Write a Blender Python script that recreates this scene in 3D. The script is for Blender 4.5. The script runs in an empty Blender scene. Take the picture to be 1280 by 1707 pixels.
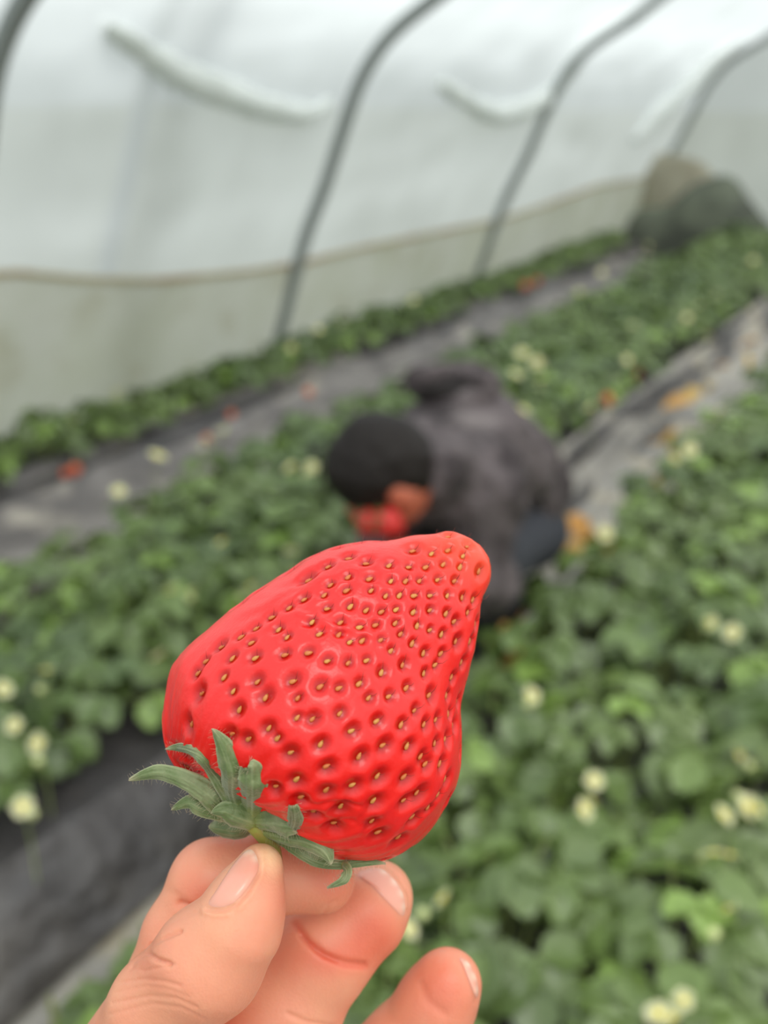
import bpy, bmesh, math, random
import numpy as np
from mathutils import Vector, Matrix, Quaternion
from mathutils.bvhtree import BVHTree
from mathutils import noise as mnoise

random.seed(7); rng = np.random.default_rng(7)
SC = bpy.context.scene
COL = SC.collection

# ------------------------------------------------------------------ camera
FPX, H = 1600.0, 1.40                       # focal length in pixels of a 1280x1707 image, eye height
PITCH = math.atan(713 / FPX)
YAW = math.atan(1115 / (FPX / math.cos(PITCH)))
FH = np.array([-math.sin(YAW), math.cos(YAW), 0.0])
RT = np.array([math.cos(YAW), math.sin(YAW), 0.0])
FW = FH * math.cos(PITCH) + np.array([0, 0, -math.sin(PITCH)])
UP = FH * math.sin(PITCH) + np.array([0, 0, math.cos(PITCH)])
CAM = np.array([0, 0, H])
cd = bpy.data.cameras.new('camera'); cam = bpy.data.objects.new('camera', cd); COL.objects.link(cam)
cam.matrix_world = Matrix(((RT[0], UP[0], -FW[0], 0), (RT[1], UP[1], -FW[1], 0), (RT[2], UP[2], -FW[2], H), (0, 0, 0, 1)))
cd.sensor_fit = 'VERTICAL'; cd.sensor_height = 36.0; cd.lens = FPX / 1707 * 36.0
cd.clip_start = 0.01; cd.clip_end = 200
cd.dof.use_dof = True; cd.dof.focus_distance = 0.167
cd.dof.aperture_fstop = cd.lens / 3.2       # 2.9 mm opening
SC.camera = cam

# ------------------------------------------------------------------ light
w = bpy.data.worlds.new('overcast_sky'); SC.world = w; w.use_nodes = True
nt = w.node_tree; bg = nt.nodes['Background']
tc = nt.nodes.new('ShaderNodeTexCoord'); sp = nt.nodes.new('ShaderNodeSeparateXYZ')
rp = nt.nodes.new('ShaderNodeValToRGB')
rp.color_ramp.elements[0].position = 0.0; rp.color_ramp.elements[0].color = (0.42, 0.44, 0.43, 1)
rp.color_ramp.elements[1].position = 0.75; rp.color_ramp.elements[1].color = (1.0, 1.0, 1.0, 1)
nt.links.new(tc.outputs['Generated'], sp.inputs[0]); nt.links.new(sp.outputs['Z'], rp.inputs[0])
nt.links.new(rp.outputs[0], bg.inputs[0]); bg.inputs[1].default_value = 1.38
sd = bpy.data.lights.new('hazy_sun', 'SUN'); sun = bpy.data.objects.new('hazy_sun', sd); COL.objects.link(sun)
sd.energy = 3.2; sd.angle = math.radians(30); sd.color = (1.0, 0.96, 0.9)
sun.rotation_euler = Vector((0.42, -0.30, 1.0)).to_track_quat('Z', 'Y').to_euler()
SC.view_settings.view_transform = 'Standard'; SC.view_settings.look = 'None'
SC.view_settings.exposure = 0.0; SC.view_settings.gamma = 1.0; SC.view_settings.use_curve_mapping = False

# ------------------------------------------------------------------ helpers
def C3(x, y, d):
    """a point d metres in front of the eye, in world metres"""
    return CAM + d * (FW + RT * ((x - 640) / FPX) + UP * ((853.5 - y) / FPX))

def lin(r, g, b):
    f = lambda c: (c / 255 / 12.92) if c <= 10.3 else ((c / 255 + 0.055) / 1.055) ** 2.4
    return (f(r), f(g), f(b), 1)

def material(name, base, rough=0.5, spec=0.5, sss=0.0, sss_scale=0.003, bump=None, mix=None, translucent=0.0,
             sheen=0.0, coat=0.0, attr=None, attr_col=None, rnd=None, sss_radius=(1.0, 0.35, 0.2)):
    m = bpy.data.materials.new(name); m.use_nodes = True; t = m.node_tree; N = t.nodes; L = t.links
    b = N['Principled BSDF']; b.inputs['Roughness'].default_value = rough
    b.inputs['Specular IOR Level'].default_value = spec
    b.inputs['Subsurface Weight'].default_value = sss; b.inputs['Subsurface Scale'].default_value = sss_scale
    b.inputs['Subsurface Radius'].default_value = sss_radius
    b.inputs['Sheen Weight'].default_value = sheen; b.inputs['Coat Weight'].default_value = coat
    b.inputs['Coat Roughness'].default_value = 0.25
    tcn = N.new('ShaderNodeTexCoord')
    rgb = N.new('ShaderNodeRGB'); rgb.outputs[0].default_value = base; cur = rgb.outputs[0]
    def blend(a, bcol, fac):
        mx = N.new('ShaderNodeMix'); mx.data_type = 'RGBA'
        L.new(fac, mx.inputs[0]); L.new(a, mx.inputs[6])
        if isinstance(bcol, tuple): mx.inputs[7].default_value = bcol
        else: L.new(bcol, mx.inputs[7])
        return mx.outputs[2]
    if mix:                                   # (colour, noise scale, lo, hi)
        for (c2, scale, lo, hi) in mix:
            nz = N.new('ShaderNodeTexNoise'); nz.inputs['Scale'].default_value = scale; nz.inputs['Detail'].default_value = 4
            L.new(tcn.outputs['Object'], nz.inputs['Vector'])
            mr = N.new('ShaderNodeMapRange'); mr.inputs[1].default_value = lo; mr.inputs[2].default_value = hi
            L.new(nz.outputs[0], mr.inputs[0]); cur = blend(cur, c2, mr.outputs[0])
    if rnd:                                   # colour reached by the most different copies
        oi = N.new('ShaderNodeObjectInfo'); cur = blend(cur, rnd, oi.outputs['Random'])
    if attr:
        for an, ac in zip(attr, attr_col):
            at = N.new('ShaderNodeAttribute'); at.attribute_name = an; cur = blend(cur, ac, at.outputs['Fac'])
    L.new(cur, b.inputs['Base Color'])
    if bump:
        prev = None
        for (kind, scale, dist) in bump:
            nz = N.new('ShaderNodeTexNoise' if kind == 'noise' else 'ShaderNodeTexVoronoi')
            nz.inputs['Scale'].default_value = scale; L.new(tcn.outputs['Object'], nz.inputs['Vector'])
            bp = N.new('ShaderNodeBump'); bp.inputs['Distance'].default_value = dist
            L.new(nz.outputs[0], bp.inputs['Height'])
            if prev: L.new(prev, bp.inputs['Normal'])
            prev = bp.outputs[0]
        L.new(prev, b.inputs['Normal'])
    if translucent:
        tr = N.new('ShaderNodeBsdfTranslucent'); ms = N.new('ShaderNodeMixShader'); ms.inputs[0].default_value = translucent
        L.new(cur, tr.inputs[0]); L.new(b.outputs[0], ms.inputs[1]); L.new(tr.outputs[0], ms.inputs[2])
        L.new(ms.outputs[0], N['Material Output'].inputs[0])
    return m

def mesh_obj(name, V, F, mat, parent=None, origin=None, smooth=True, attrs=None, midx=None):
    V = np.asarray(V, dtype=float)
    if origin is None: origin = np.zeros(3)
    me = bpy.data.meshes.new(name)
    F = [list(map(int, f)) for f in F] if not isinstance(F, np.ndarray) else F.tolist()
    me.from_pydata((V - origin).tolist(), [], F); me.update()
    for m in (mat if isinstance(mat, (list, tuple)) else [mat]): me.materials.append(m)
    if smooth: me.polygons.foreach_set('use_smooth', [True] * len(me.polygons))
    if midx is not None: me.polygons.foreach_set('material_index', midx)
    if attrs:
        for k, v in attrs.items():
            a = me.attributes.new(k, 'FLOAT', 'POINT'); a.data.foreach_set('value', np.asarray(v, dtype=np.float32))
    o = bpy.data.objects.new(name, me); COL.objects.link(o)
    if parent is not None:
        o.parent = parent
        o.location = Vector(origin) - Vector(parent.get('_w', (0, 0, 0))) if '_w' in parent else Vector(origin)
    else: o.location = Vector(origin)
    return o

def tag(o, label=None, cat=None, group=None, kind=None):
    if label: o['label'] = label
    if cat: o['category'] = cat
    if group: o['group'] = group
    if kind: o['kind'] = kind
    return o

def empty(name, loc):
    e = bpy.data.objects.new(name, None); COL.objects.link(e); e.location = Vector(loc); e.empty_display_size = 0.02
    return e

def child(o, root):                            # parent o (built in world metres) under root, keeping its place
    o.parent = root; o.location = Vector(o.location) - Vector(root.location); return o

def catmull(P, n, closed=False):
    P = np.asarray(P, float); k = len(P); out = []
    segs = k if closed else k - 1
    for i in range(segs):
        if closed: a, b, c, d = P[(i - 1) % k], P[i], P[(i + 1) % k], P[(i + 2) % k]
        else: a, b, c, d = P[max(i - 1, 0)], P[i], P[i + 1], P[min(i + 2, k - 1)]
        for j in range(n):
            t = j / n
            out.append(0.5 * ((2 * b) + (-a + c) * t + (2 * a - 5 * b + 4 * c - d) * t * t + (-a + 3 * b - 3 * c + d) * t ** 3))
    if not closed: out.append(P[-1])
    return np.array(out)

def tube(path, radii, seg=10, cap=True):
    path = np.asarray(path, float); n = len(path)
    radii = np.full(n, radii) if np.isscalar(radii) else np.asarray(radii)
    T = np.gradient(path, axis=0); T /= np.linalg.norm(T, axis=1)[:, None] + 1e-12
    ref = np.array([0, 0, 1.0]) if abs(T[0][2]) < 0.9 else np.array([1.0, 0, 0])
    u = np.cross(T[0], ref); u /= np.linalg.norm(u); V = []; F = []
    for i in range(n):
        u = u - T[i] * (u @ T[i]); u /= np.linalg.norm(u); v = np.cross(T[i], u)
        for k in range(seg):
            a = 2 * math.pi * k / seg; V.append(path[i] + radii[i] * (math.cos(a) * u + math.sin(a) * v))
    for i in range(n - 1):
        for k in range(seg):
            F.append([i * seg + k, i * seg + (k + 1) % seg, (i + 1) * seg + (k + 1) % seg, (i + 1) * seg + k])
    if cap: F.append(list(range(seg))[::-1]); F.append([(n - 1) * seg + k for k in range(seg)])
    return V, F

def join(parts):
    V = []; F = []
    for v, f in parts:
        o = len(V); V += [tuple(p) for p in v]; F += [[i + o for i in q] for q in f]
    return V, F

def surface_nets(f, lo, hi, h):
    lo = np.array(lo, float); hi = np.array(hi, float); n = np.ceil((hi - lo) / h).astype(int) + 1
    ax = [lo[i] + h * np.arange(n[i]) for i in range(3)]
    vals = np.empty(n, dtype=np.float32)
    for i0 in range(0, n[0], 24):
        X, Y, Z = np.meshgrid(ax[0][i0:i0 + 24], ax[1], ax[2], indexing='ij')
        vals[i0:i0 + 24] = f(X.astype(np.float32), Y.astype(np.float32), Z.astype(np.float32))
    S = vals < 0
    c = [(a, b, d) for a in (0, 1) for b in (0, 1) for d in (0, 1)]
    sl = lambda A, o: A[o[0]:n[0] - 1 + o[0], o[1]:n[1] - 1 + o[1], o[2]:n[2] - 1 + o[2]]
    cnt = sum(sl(S, o).astype(np.int8) for o in c)
    idx = np.argwhere((cnt > 0) & (cnt < 8))
    acc = np.zeros((len(idx), 3)); num = np.zeros(len(idx))
    for a in c:
        for axi in range(3):
            if a[axi] == 1: continue
            b = list(a); b[axi] = 1
            va = vals[idx[:, 0] + a[0], idx[:, 1] + a[1], idx[:, 2] + a[2]]; vb = vals[idx[:, 0] + b[0], idx[:, 1] + b[1], idx[:, 2] + b[2]]
            m = (va < 0) != (vb < 0); t = np.where(m, va / np.where(m, va - vb, 1), 0)
            p = np.tile(np.array(a, float), (len(idx), 1)); p[:, axi] += t
            acc[m] += p[m]; num[m] += 1
    V = lo + h * (idx + acc / num[:, None])
    vid = -np.ones(n - 1, dtype=np.int64); vid[idx[:, 0], idx[:, 1], idx[:, 2]] = np.arange(len(idx))
    Fs = []
    for axi in range(3):
        b1, b2 = [(1, 2), (2, 0), (0, 1)][axi]
        s0 = [slice(None)] * 3; s1 = [slice(None)] * 3; s0[axi] = slice(0, -1); s1[axi] = slice(1, None)
        A = S[tuple(s0)]; B = S[tuple(s1)]
        e = np.argwhere(A != B); ok = (e[:, b1] > 0) & (e[:, b2] > 0) & (e[:, b1] < n[b1] - 1) & (e[:, b2] < n[b2] - 1); e = e[ok]
        flip = A[e[:, 0], e[:, 1], e[:, 2]]
        def g(d1, d2):
            q = e.copy(); q[:, b1] -= d1; q[:, b2] -= d2; return vid[q[:, 0], q[:, 1], q[:, 2]]
        Q = np.stack([g(1, 1), g(0, 1), g(0, 0), g(1, 0)], 1)
        Q[~flip] = Q[~flip][:, ::-1]
        Fs.append(Q)
    F = np.concatenate(Fs)
    return V, F[(F >= 0).all(1)]

def normals(V, F):
    F = np.asarray(F); n = np.cross(V[F[:, 2]] - V[F[:, 0]], V[F[:, 3]] - V[F[:, 1]])
    out = np.zeros_like(V)
    for k in range(4): np.add.at(out, F[:, k], n)
    return out / (np.linalg.norm(out, axis=1)[:, None] + 1e-20)

def cone(a, b, ra, rb):                        # distance to a tapered capsule
    a = np.array(a, np.float32); b = np.array(b, np.float32); ab = b - a; L2 = float(ab @ ab)
    def f(X, Y, Z):
        t = np.clip(((X - a[0]) * ab[0] + (Y - a[1]) * ab[1] + (Z - a[2]) * ab[2]) / L2, 0, 1)
        return np.sqrt((X - a[0] - t * ab[0]) ** 2 + (Y - a[1] - t * ab[1]) ** 2 + (Z - a[2] - t * ab[2]) ** 2) - (ra + t * (rb - ra))
    return f

def ell(c, r, R=None):                         # distance-like field of an ellipsoid, R rows = its axes
    c = np.array(c, np.float32); R = np.eye(3) if R is None else np.array(R)
    def f(X, Y, Z):
        x, y, z = X - c[0], Y - c[1], Z - c[2]
        q = [(x * R[i][0] + y * R[i][1] + z * R[i][2]) / r[i] for i in range(3)]
        k = np.sqrt(q[0] ** 2 + q[1] ** 2 + q[2] ** 2)
        return (k - 1) * min(r)
    return f

def smin(a, b, k):
    h = np.clip(k - np.abs(a - b), 0, None) / k
    return np.minimum(a, b) - h * h * k * 0.25

def union(fs, k):
    def f(X, Y, Z):
        r = None
        for g in fs:
            d = g(X, Y, Z); r = d if r is None else smin(r, d, k)
        return r
    return f

# ------------------------------------------------------------------ materials
M = {}
def film_material(name, col, transp, streak=0.08):
    m = bpy.data.materials.new(name); m.use_nodes = True; t = m.node_tree; N = t.nodes; L = t.links
    N.remove(N['Principled BSDF'])
    tcn = N.new('ShaderNodeTexCoord'); mp = N.new('ShaderNodeMapping'); mp.inputs['Scale'].default_value = (1.5, 1.6, 0.7)
    L.new(tcn.outputs['Object'], mp.inputs[0])
    nz = N.new('ShaderNodeTexNoise'); nz.inputs['Scale'].default_value = 1.6; nz.inputs['Detail'].default_value = 5; L.new(mp.outputs[0], nz.inputs[0])
    mr = N.new('ShaderNodeMapRange'); mr.inputs[1].default_value = 0.3; mr.inputs[2].default_value = 0.7
    mr.inputs[3].default_value = 1 - streak; mr.inputs[4].default_value = 1 + streak; L.new(nz.outputs[0], mr.inputs[0])
    vm = N.new('ShaderNodeVectorMath'); vm.operation = 'SCALE'; vm.inputs[0].default_value = col[:3]; L.new(mr.outputs[0], vm.inputs['Scale'])
    tr = N.new('ShaderNodeBsdfTranslucent'); L.new(vm.outputs[0], tr.inputs[0])
    tp = N.new('ShaderNodeBsdfTransparent'); tp.inputs[0].default_value = (0.9, 0.95, 0.96, 1)
    gl = N.new('ShaderNodeBsdfGlossy'); gl.inputs['Roughness'].default_value = 0.45; gl.inputs[0].default_value = (0.9, 0.9, 0.9, 1)
    m1 = N.new('ShaderNodeMixShader'); m1.inputs[0].default_value = transp; L.new(tr.outputs[0], m1.inputs[1]); L.new(tp.outputs[0], m1.inputs[2])
    m2 = N.new('ShaderNodeMixShader'); m2.inputs[0].default_value = 0.07; L.new(m1.outputs[0], m2.inputs[1]); L.new(gl.outputs[0], m2.inputs[2])
    L.new(m2.outputs[0], N['Material Output'].inputs[0]); return m

M['film'] = film_material('greenhouse_film', (0.66, 0.72, 0.73), 0.22)
M['roof_film'] = film_material('roof_film', (0.90, 0.92, 0.90), 0.32)
M['fold'] = material('film_fold', lin(246, 250, 248), rough=0.4, translucent=0.25)  # whiter than the film: light caught by the folds is put into the colour
M['skirt'] = material('skirt_film', lin(205, 205, 188), rough=0.6, translucent=0.75, mix=[(lin(215, 214, 202), 2.0, 0.4, 0.65), (lin(190, 186, 164), 5.0, 0.55, 0.8)])
M['hem'] = material('skirt_hem', lin(205, 195, 165), rough=0.6, translucent=0.5, mix=[(lin(190, 160, 120), 3.0, 0.5, 0.7)])
M['pipe'] = material('galvanised_pipe', lin(138, 144, 142), rough=0.5, spec=0.5)
M['soil'] = material('soil', lin(120, 105, 85), rough=0.95, mix=[(lin(150, 135, 105), 14.0, 0.45, 0.6), (lin(80, 72, 60), 30.0, 0.5, 0.7)], bump=[('noise', 60, 0.02)])
M['ground'] = material('outside_ground', lin(110, 112, 90), rough=0.95)
M['mulch'] = material('mulch_film', lin(58, 54, 55), rough=0.42, spec=0.7, mix=[(lin(74, 70, 70), 7.0, 0.42, 0.65), (lin(104, 97, 90), 2.6, 0.52, 0.8)], bump=[('noise', 14, 0.02)])
M['path'] = material('path_dust_sheen_film', lin(150, 145, 138), rough=0.4, spec=0.6, mix=[(lin(112, 108, 104), 3.2, 0.45, 0.6), (lin(182, 170, 146), 5.5, 0.50, 0.66)], bump=[('noise', 12, 0.02)])  # light grey holds the black film's grazing sky sheen; beige noise is dust
M['furrow'] = material('furrow_sheen_film', lin(142, 136, 134), rough=0.42, spec=0.6, mix=[(lin(112, 107, 107), 3.2, 0.45, 0.6), (lin(178, 170, 160), 5.5, 0.52, 0.7)], bump=[('noise', 12, 0.02)])  # grey base carries the mulch film's sky sheen at a grazing view
M['tarp'] = material('end_tarp', lin(98, 104, 88), rough=0.7, mix=[(lin(66, 70, 60), 3.5, 0.4, 0.6)])
M['pale_tarp'] = material('pale_tarp', lin(192, 188, 168), rough=0.7, translucent=0.35, mix=[(lin(160, 152, 132), 3.0, 0.4, 0.7)])
M['leaf'] = material('strawberry_leaf', lin(98, 116, 64), rough=0.32, spec=0.65, translucent=0.14, rnd=lin(74, 94, 56), mix=[(lin(118, 136, 80), 9.0, 0.5, 0.75)],
                     attr=['young'], attr_col=[lin(132, 160, 78)])
M['petiole'] = material('leaf_stalk', lin(150, 165, 95), rough=0.5)
M['petal'] = material('petal', lin(240, 238, 196), rough=0.6, translucent=0.35)
M['pollen'] = material('flower_centre', lin(222, 205, 80), rough=0.8)
M['orange'] = material('ripening_fruit', lin(215, 110, 60), rough=0.45, mix=[(lin(190, 60, 45), 30.0, 0.45, 0.65)])
M['green_fruit'] = material('unripe_fruit', lin(205, 212, 150), rough=0.5)
M['dry'] = material('dry_leaf', lin(200, 172, 92), rough=0.8, translucent=0.2, rnd=lin(205, 150, 85))
M['weed'] = material('yellowing_weed', lin(150, 150, 70), rough=0.7, translucent=0.3, mix=[(lin(105, 130, 60), 6.0, 0.4, 0.6)])
M['skin'] = material('skin', lin(225, 149, 121), rough=0.42, spec=0.4, sss=0.35, sss_scale=0.004,
                     bump=[('noise', 900, 0.00006), ('voronoi', 1800, 0.00003)], mix=[(lin(230, 162, 131), 70.0, 0.4, 0.7)],
                     attr=['red', 'pale'], attr_col=[lin(214, 96, 72), lin(244, 200, 158)])
M['nail'] = material('nail', lin(230, 162, 142), rough=0.25, spec=0.5, sss=0.3, sss_scale=0.002, coat=0.25, attr=['pale'], attr_col=[lin(240, 204, 184)])
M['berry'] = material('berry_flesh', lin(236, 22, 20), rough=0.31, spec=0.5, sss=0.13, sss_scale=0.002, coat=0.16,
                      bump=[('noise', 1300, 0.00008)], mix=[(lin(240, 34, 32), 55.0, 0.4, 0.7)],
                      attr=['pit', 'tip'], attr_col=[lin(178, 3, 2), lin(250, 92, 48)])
M['seed'] = material('achene', lin(200, 142, 70), rough=0.4, rnd=lin(196, 104, 50))
M['hair'] = material('style_hair', lin(120, 40, 22), rough=0.5)
M['pale_hair'] = material('sepal_hair', lin(205, 190, 160), rough=0.5, translucent=0.3)
M['sepal'] = material('sepal', lin(100, 120, 68), rough=0.48, translucent=0.15, sheen=0.3, bump=[('noise', 1500, 0.0002)],
                      mix=[(lin(142, 152, 110), 260.0, 0.42, 0.7)], attr=['tipdry', 'edge', 'core'],
                      attr_col=[lin(196, 182, 150), lin(176, 184, 140), lin(140, 148, 66)])
M['stem'] = material('berry_stem', lin(150, 152, 70), rough=0.5, sss=0.2, sss_scale=0.002, mix=[(lin(165, 130, 75), 300.0, 0.5, 0.7)])
M['jacket'] = material('jacket_cloth', lin(92, 83, 85), rough=0.85, mix=[(lin(54, 46, 48), 9.0, 0.46, 0.58), (lin(122, 113, 113), 5.0, 0.6, 0.75)], bump=[('noise', 25, 0.02)])
M['trouser'] = material('trouser_cloth', lin(52, 54, 62), rough=0.9)
M['black_hair'] = material('hair', lin(24, 17, 15), rough=0.6, spec=0.3)
M['face'] = material('person_skin', lin(190, 105, 80), rough=0.5, sss=0.2, sss_scale=0.01)
M['shoe'] = material('shoe', lin(45, 45, 48), rough=0.7)
M['red_fruit'] = material('red_fruit', lin(196, 40, 36), rough=0.45)

# ------------------------------------------------------------------ the tunnel
Y0, Y1 = -3.0, 9.3
PROF = [(-3.15, 0), (-3.04, .3), (-2.88, .73), (-2.745, 1.0), (-2.64, 1.24), (-2.53, 1.46), (-2.37, 1.63), (-2.12, 1.78), (-1.75, 2.0), (-1.0, 2.22), (0, 2.32)]
PROF = PROF + [(-x, z) for x, z in PROF[-2::-1]]
PR = catmull([(x, z) for x, z in PROF], 5)
def prof_off(d):                               # profile moved outward (+) or inward (-)
    T = np.gradient(PR, axis=0); T /= np.linalg.norm(T, axis=1)[:, None]
    return PR + d * np.stack([-T[:, 1], T[:, 0]], 1)
def film_strip(i0, i1, name, mat, ny=150, wav=0.02):
    ys = np.linspace(Y0, Y1, ny); V = []; F = []; idx = range(i0, i1 + 1); k = len(idx)
    T = np.gradient(PR, axis=0); T /= np.linalg.norm(T, axis=1)[:, None]
    for y in ys:
        for i in idx:
            nx, nz = -T[i][1], T[i][0]
            hoopd = min(abs(y - q) for q in HOOPS)
            amp = wav * min(1, hoopd / 0.4) * min(1, PR[i][1] / 0.5)
            d = 0.012 + amp * (mnoise.noise(Vector((i * 0.13, y * 1.3, 3.1))) + 0.6 * mnoise.noise(Vector((i * 0.3, y * 3.3, 9.1))))
            V.append((PR[i][0] + nx * d, y, PR[i][1] + nz * d))
    for a in range(ny - 1):
        for b in range(k - 1): F.append([a * k + b, a * k + b + 1, (a + 1) * k + b + 1, (a + 1) * k + b])
    return tag(mesh_obj(name, V, F, mat), kind='structure')
HOOPS = [-1.4, 0.32, 1.90, 3.75, 5.93, 9.2]
NP = len(PR)
mid = NP // 2
film_strip(0, 50, 'wall_left', M['film'])
film_strip(50, NP - 31, 'ceiling', M['roof_film'])
film_strip(NP - 31, NP - 1, 'wall_right', M['roof_film'])
for name, yy in (('wall_back', Y1), ('wall_front', Y0)):
    V = []; F = []; rows = 14
    for r in range(rows + 1):
        for i in range(NP):
            s = r / rows; V.append((PR[i][0], yy + 0.02 * mnoise.noise(Vector((PR[i][0] * 2, r * .3, yy))), PR[i][1] * s))
    for r in range(rows):
        for i in range(NP - 1): F.append([r * NP + i, r * NP + i + 1, (r + 1) * NP + i + 1, (r + 1) * NP + i])
    tag(mesh_obj(name, V, F, M['film']), kind='structure')
def slab(name, x0, x1, y0, y1, z, mat):
    return tag(mesh_obj(name, [(x0, y0, z), (x1, y0, z), (x1, y1, z), (x0, y1, z)], [[0, 1, 2, 3]], mat, smooth=False), kind='structure')
slab('floor', -3.16, 3.16, Y0, Y1, 0.0, M['soil'])
slab('trim_1', -60, 60, -60, 60, -0.03, M['ground'])

# side skirt: opaque strip hanging on the inside of the lower wall, with its hem on top
def skirt(sign, name, label):
    ys = np.linspace(Y0, Y1 - 0.02, 140); V = []; F = []; k = 9; top = []
    def xw(z):
        zs = PR[:mid, 1]; return np.interp(z, zs, PR[:mid, 0])
    for y in ys:
        zt = float(np.interp(y, [0, 2.09, 2.42, 2.81, 3.43, 3.8, 4.4, 6.05, 6.8, 7.75, 9.3], [.85, .824, .746, .677, .619, .602, .606, .571, .599, .66, .62]))
        for j in range(k):
            z = 0.01 + (zt - 0.01) * j / (k - 1)
            x = xw(z) + 0.022 + 0.018 * (1 + mnoise.noise(Vector((y * 1.7, z * 2, 1)))) * math.sin(math.pi * j / (k - 1))
            V.append((x if sign < 0 else -x, y, z))
        top.append((V[-1][0], y, zt))
    for a in range(len(ys) - 1):
        for b in range(k - 1): F.append([a * k + b, a * k + b + 1, (a + 1) * k + b + 1, (a + 1) * k + b])
    r = tag(mesh_obj(name, V, F, M['skirt']), label, 'plastic sheet')
    child(mesh_obj('hem', *tube(top, 0.013, 6), M['hem']), r)
skirt(-1, 'skirt_film', 'beige translucent plastic skirt strip along the foot of the left wall')
skirt(1, 'skirt_film', 'beige plastic skirt strip along the foot of the right wall')

hoop_names = {1.9: 'dark grey steel hoop pipe nearest the left edge, top left corner', 3.75: 'grey steel hoop pipe bending inward in the middle of the left wall',
              5.93: 'hazy grey hoop pipe on the left wall, second from the far end', 9.2: 'faint farthest hoop pipe at the far end wall'}
OFF = prof_off(-0.045)
hoops = []
for y in HOOPS:
    path = [(x, y, max(z, 0)) for x, z in OFF]
    o = mesh_obj('hoop_pipe', *tube(path, 0.030, 14), M['pipe'])
    tag(o, hoop_names.get(y, 'grey steel hoop pipe beside and behind the photographer, outside the frame'), 'pipe', 'hoop pipes of the tunnel')
OUT = prof_off(0.16)
o = mesh_obj('outer_pole', *tube([(x, 2.72, max(z, 0)) for x, z in OUT[:34]], 0.035, 12), M['pipe'])
tag(o, 'faint bluish pole seen through the film between two inner hoop pipes', 'pipe')

# bunched film folds between hoops, whitened for the light edges of sagging film
def fold(pts, r, label):
    P = catmull(pts, 8); n = len(P); t = np.linspace(0, 1, n)
    rad = r * (0.35 + 0.65 * np.sin(np.pi * np.clip(t * 0.96 + 0.02, 0, 1))) 
    V, F = tube(P, rad, 12)
    V = np.array(V); V[:, 0] += 0.0
    for i in range(len(V)): V[i] += 0.3 * r * np.array(mnoise.noise_vector(Vector(V[i] * 14)))
    tag(mesh_obj('film_fold', V, F, M['fold']), label, 'plastic fold', 'film folds on the left wall')
def inw(p, d=0.03): return (p[0] + d, p[1], p[2] - d * 0.3)
fold([inw(p) for p in [(-2.50, 2.30, 1.58), (-2.541, 2.499, 1.508), (-2.575, 2.665, 1.448), (-2.602, 2.87, 1.401), (-2.639, 3.181, 1.336), (-2.661, 3.52, 1.297), (-2.636, 3.66, 1.342)]], 0.055,
     'sagging film fold left of the middle hoop pipe, its light edge painted white')
fold([inw(p) for p in [(-2.60, 4.55, 1.42), (-2.627, 4.796, 1.359), (-2.67, 5.192, 1.279), (-2.679, 5.439, 1.259), (-2.659, 5.80, 1.302), (-2.602, 6.013, 1.402), (-2.462, 6.057, 1.616), (-2.343, 6.163, 1.731), (-2.2, 6.35, 1.85)]], 0.06,
     'sagging film fold crossing the hazy second hoop pipe, its light edge painted white')
fold([inw(p) for p in [(-2.796, 8.104, 1.003), (-2.705, 8.363, 1.201), (-2.628, 8.694, 1.357), (-2.493, 8.992, 1.587), (-2.3, 9.15, 1.78)]], 0.085,
     'broad film fold at the far end, top right corner, light edge painted white')

# end: a pale sheet and a dark tarp heaped at the foot of the far end
def drape(name, outline, y, th, mat, label, seedv):
    # outline: list of (x, ztop); a heap with a front, a back and crumpled sides
    O = catmull(outline, 8); n = len(O); k = 16; V = []; F = []
    for i, (x, zt) in enumerate(O):
        for j in range(k):
            a = math.pi * j / (k - 1)
            yy = y - th * math.cos(a) * (1.0 - 0.3 * math.sin(a)); z = max(zt, 0.02) * math.sin(a) ** 0.6 if 0 < j < k - 1 else 0.0
            d = 0.05 * np.array(mnoise.noise_vector(Vector((x * 3 + seedv, yy * 3, z * 3))))
            V.append((x + d[0], yy + d[1], max(z + d[2] * (z > 0), 0)))
    for i in range(n - 1):
        for j in range(k - 1): F.append([i * k + j, (i + 1) * k + j, (i + 1) * k + j + 1, i * k + j + 1])
    F.append([j for j in range(k)]); F.append([(n - 1) * k + j for j in range(k)][::-1])
    return tag(mesh_obj(name, V, F, mat), label, 'tarp')
drape('tarp', [(-2.92, .02), (-2.85, .36), (-2.60, .46), (-2.3, .66), (-2.1, .70), (-1.95, .60), (-1.75, .36), (-1.55, .14), (-1.4, .02)], 8.62, .22, M['tarp'],
      'dark grey-green tarp heaped at the foot of the far end wall', 1)
drape('tarp', [(-2.96, .02), (-2.93, .62), (-2.84, .86), (-2.55, .80), (-2.3, .64), (-2.05, .40), (-1.95, .02)], 9.02, .12, M['pale_tarp'],
      'pale beige sheet bunched in the far left corner behind the dark tarp', 5)

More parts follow.
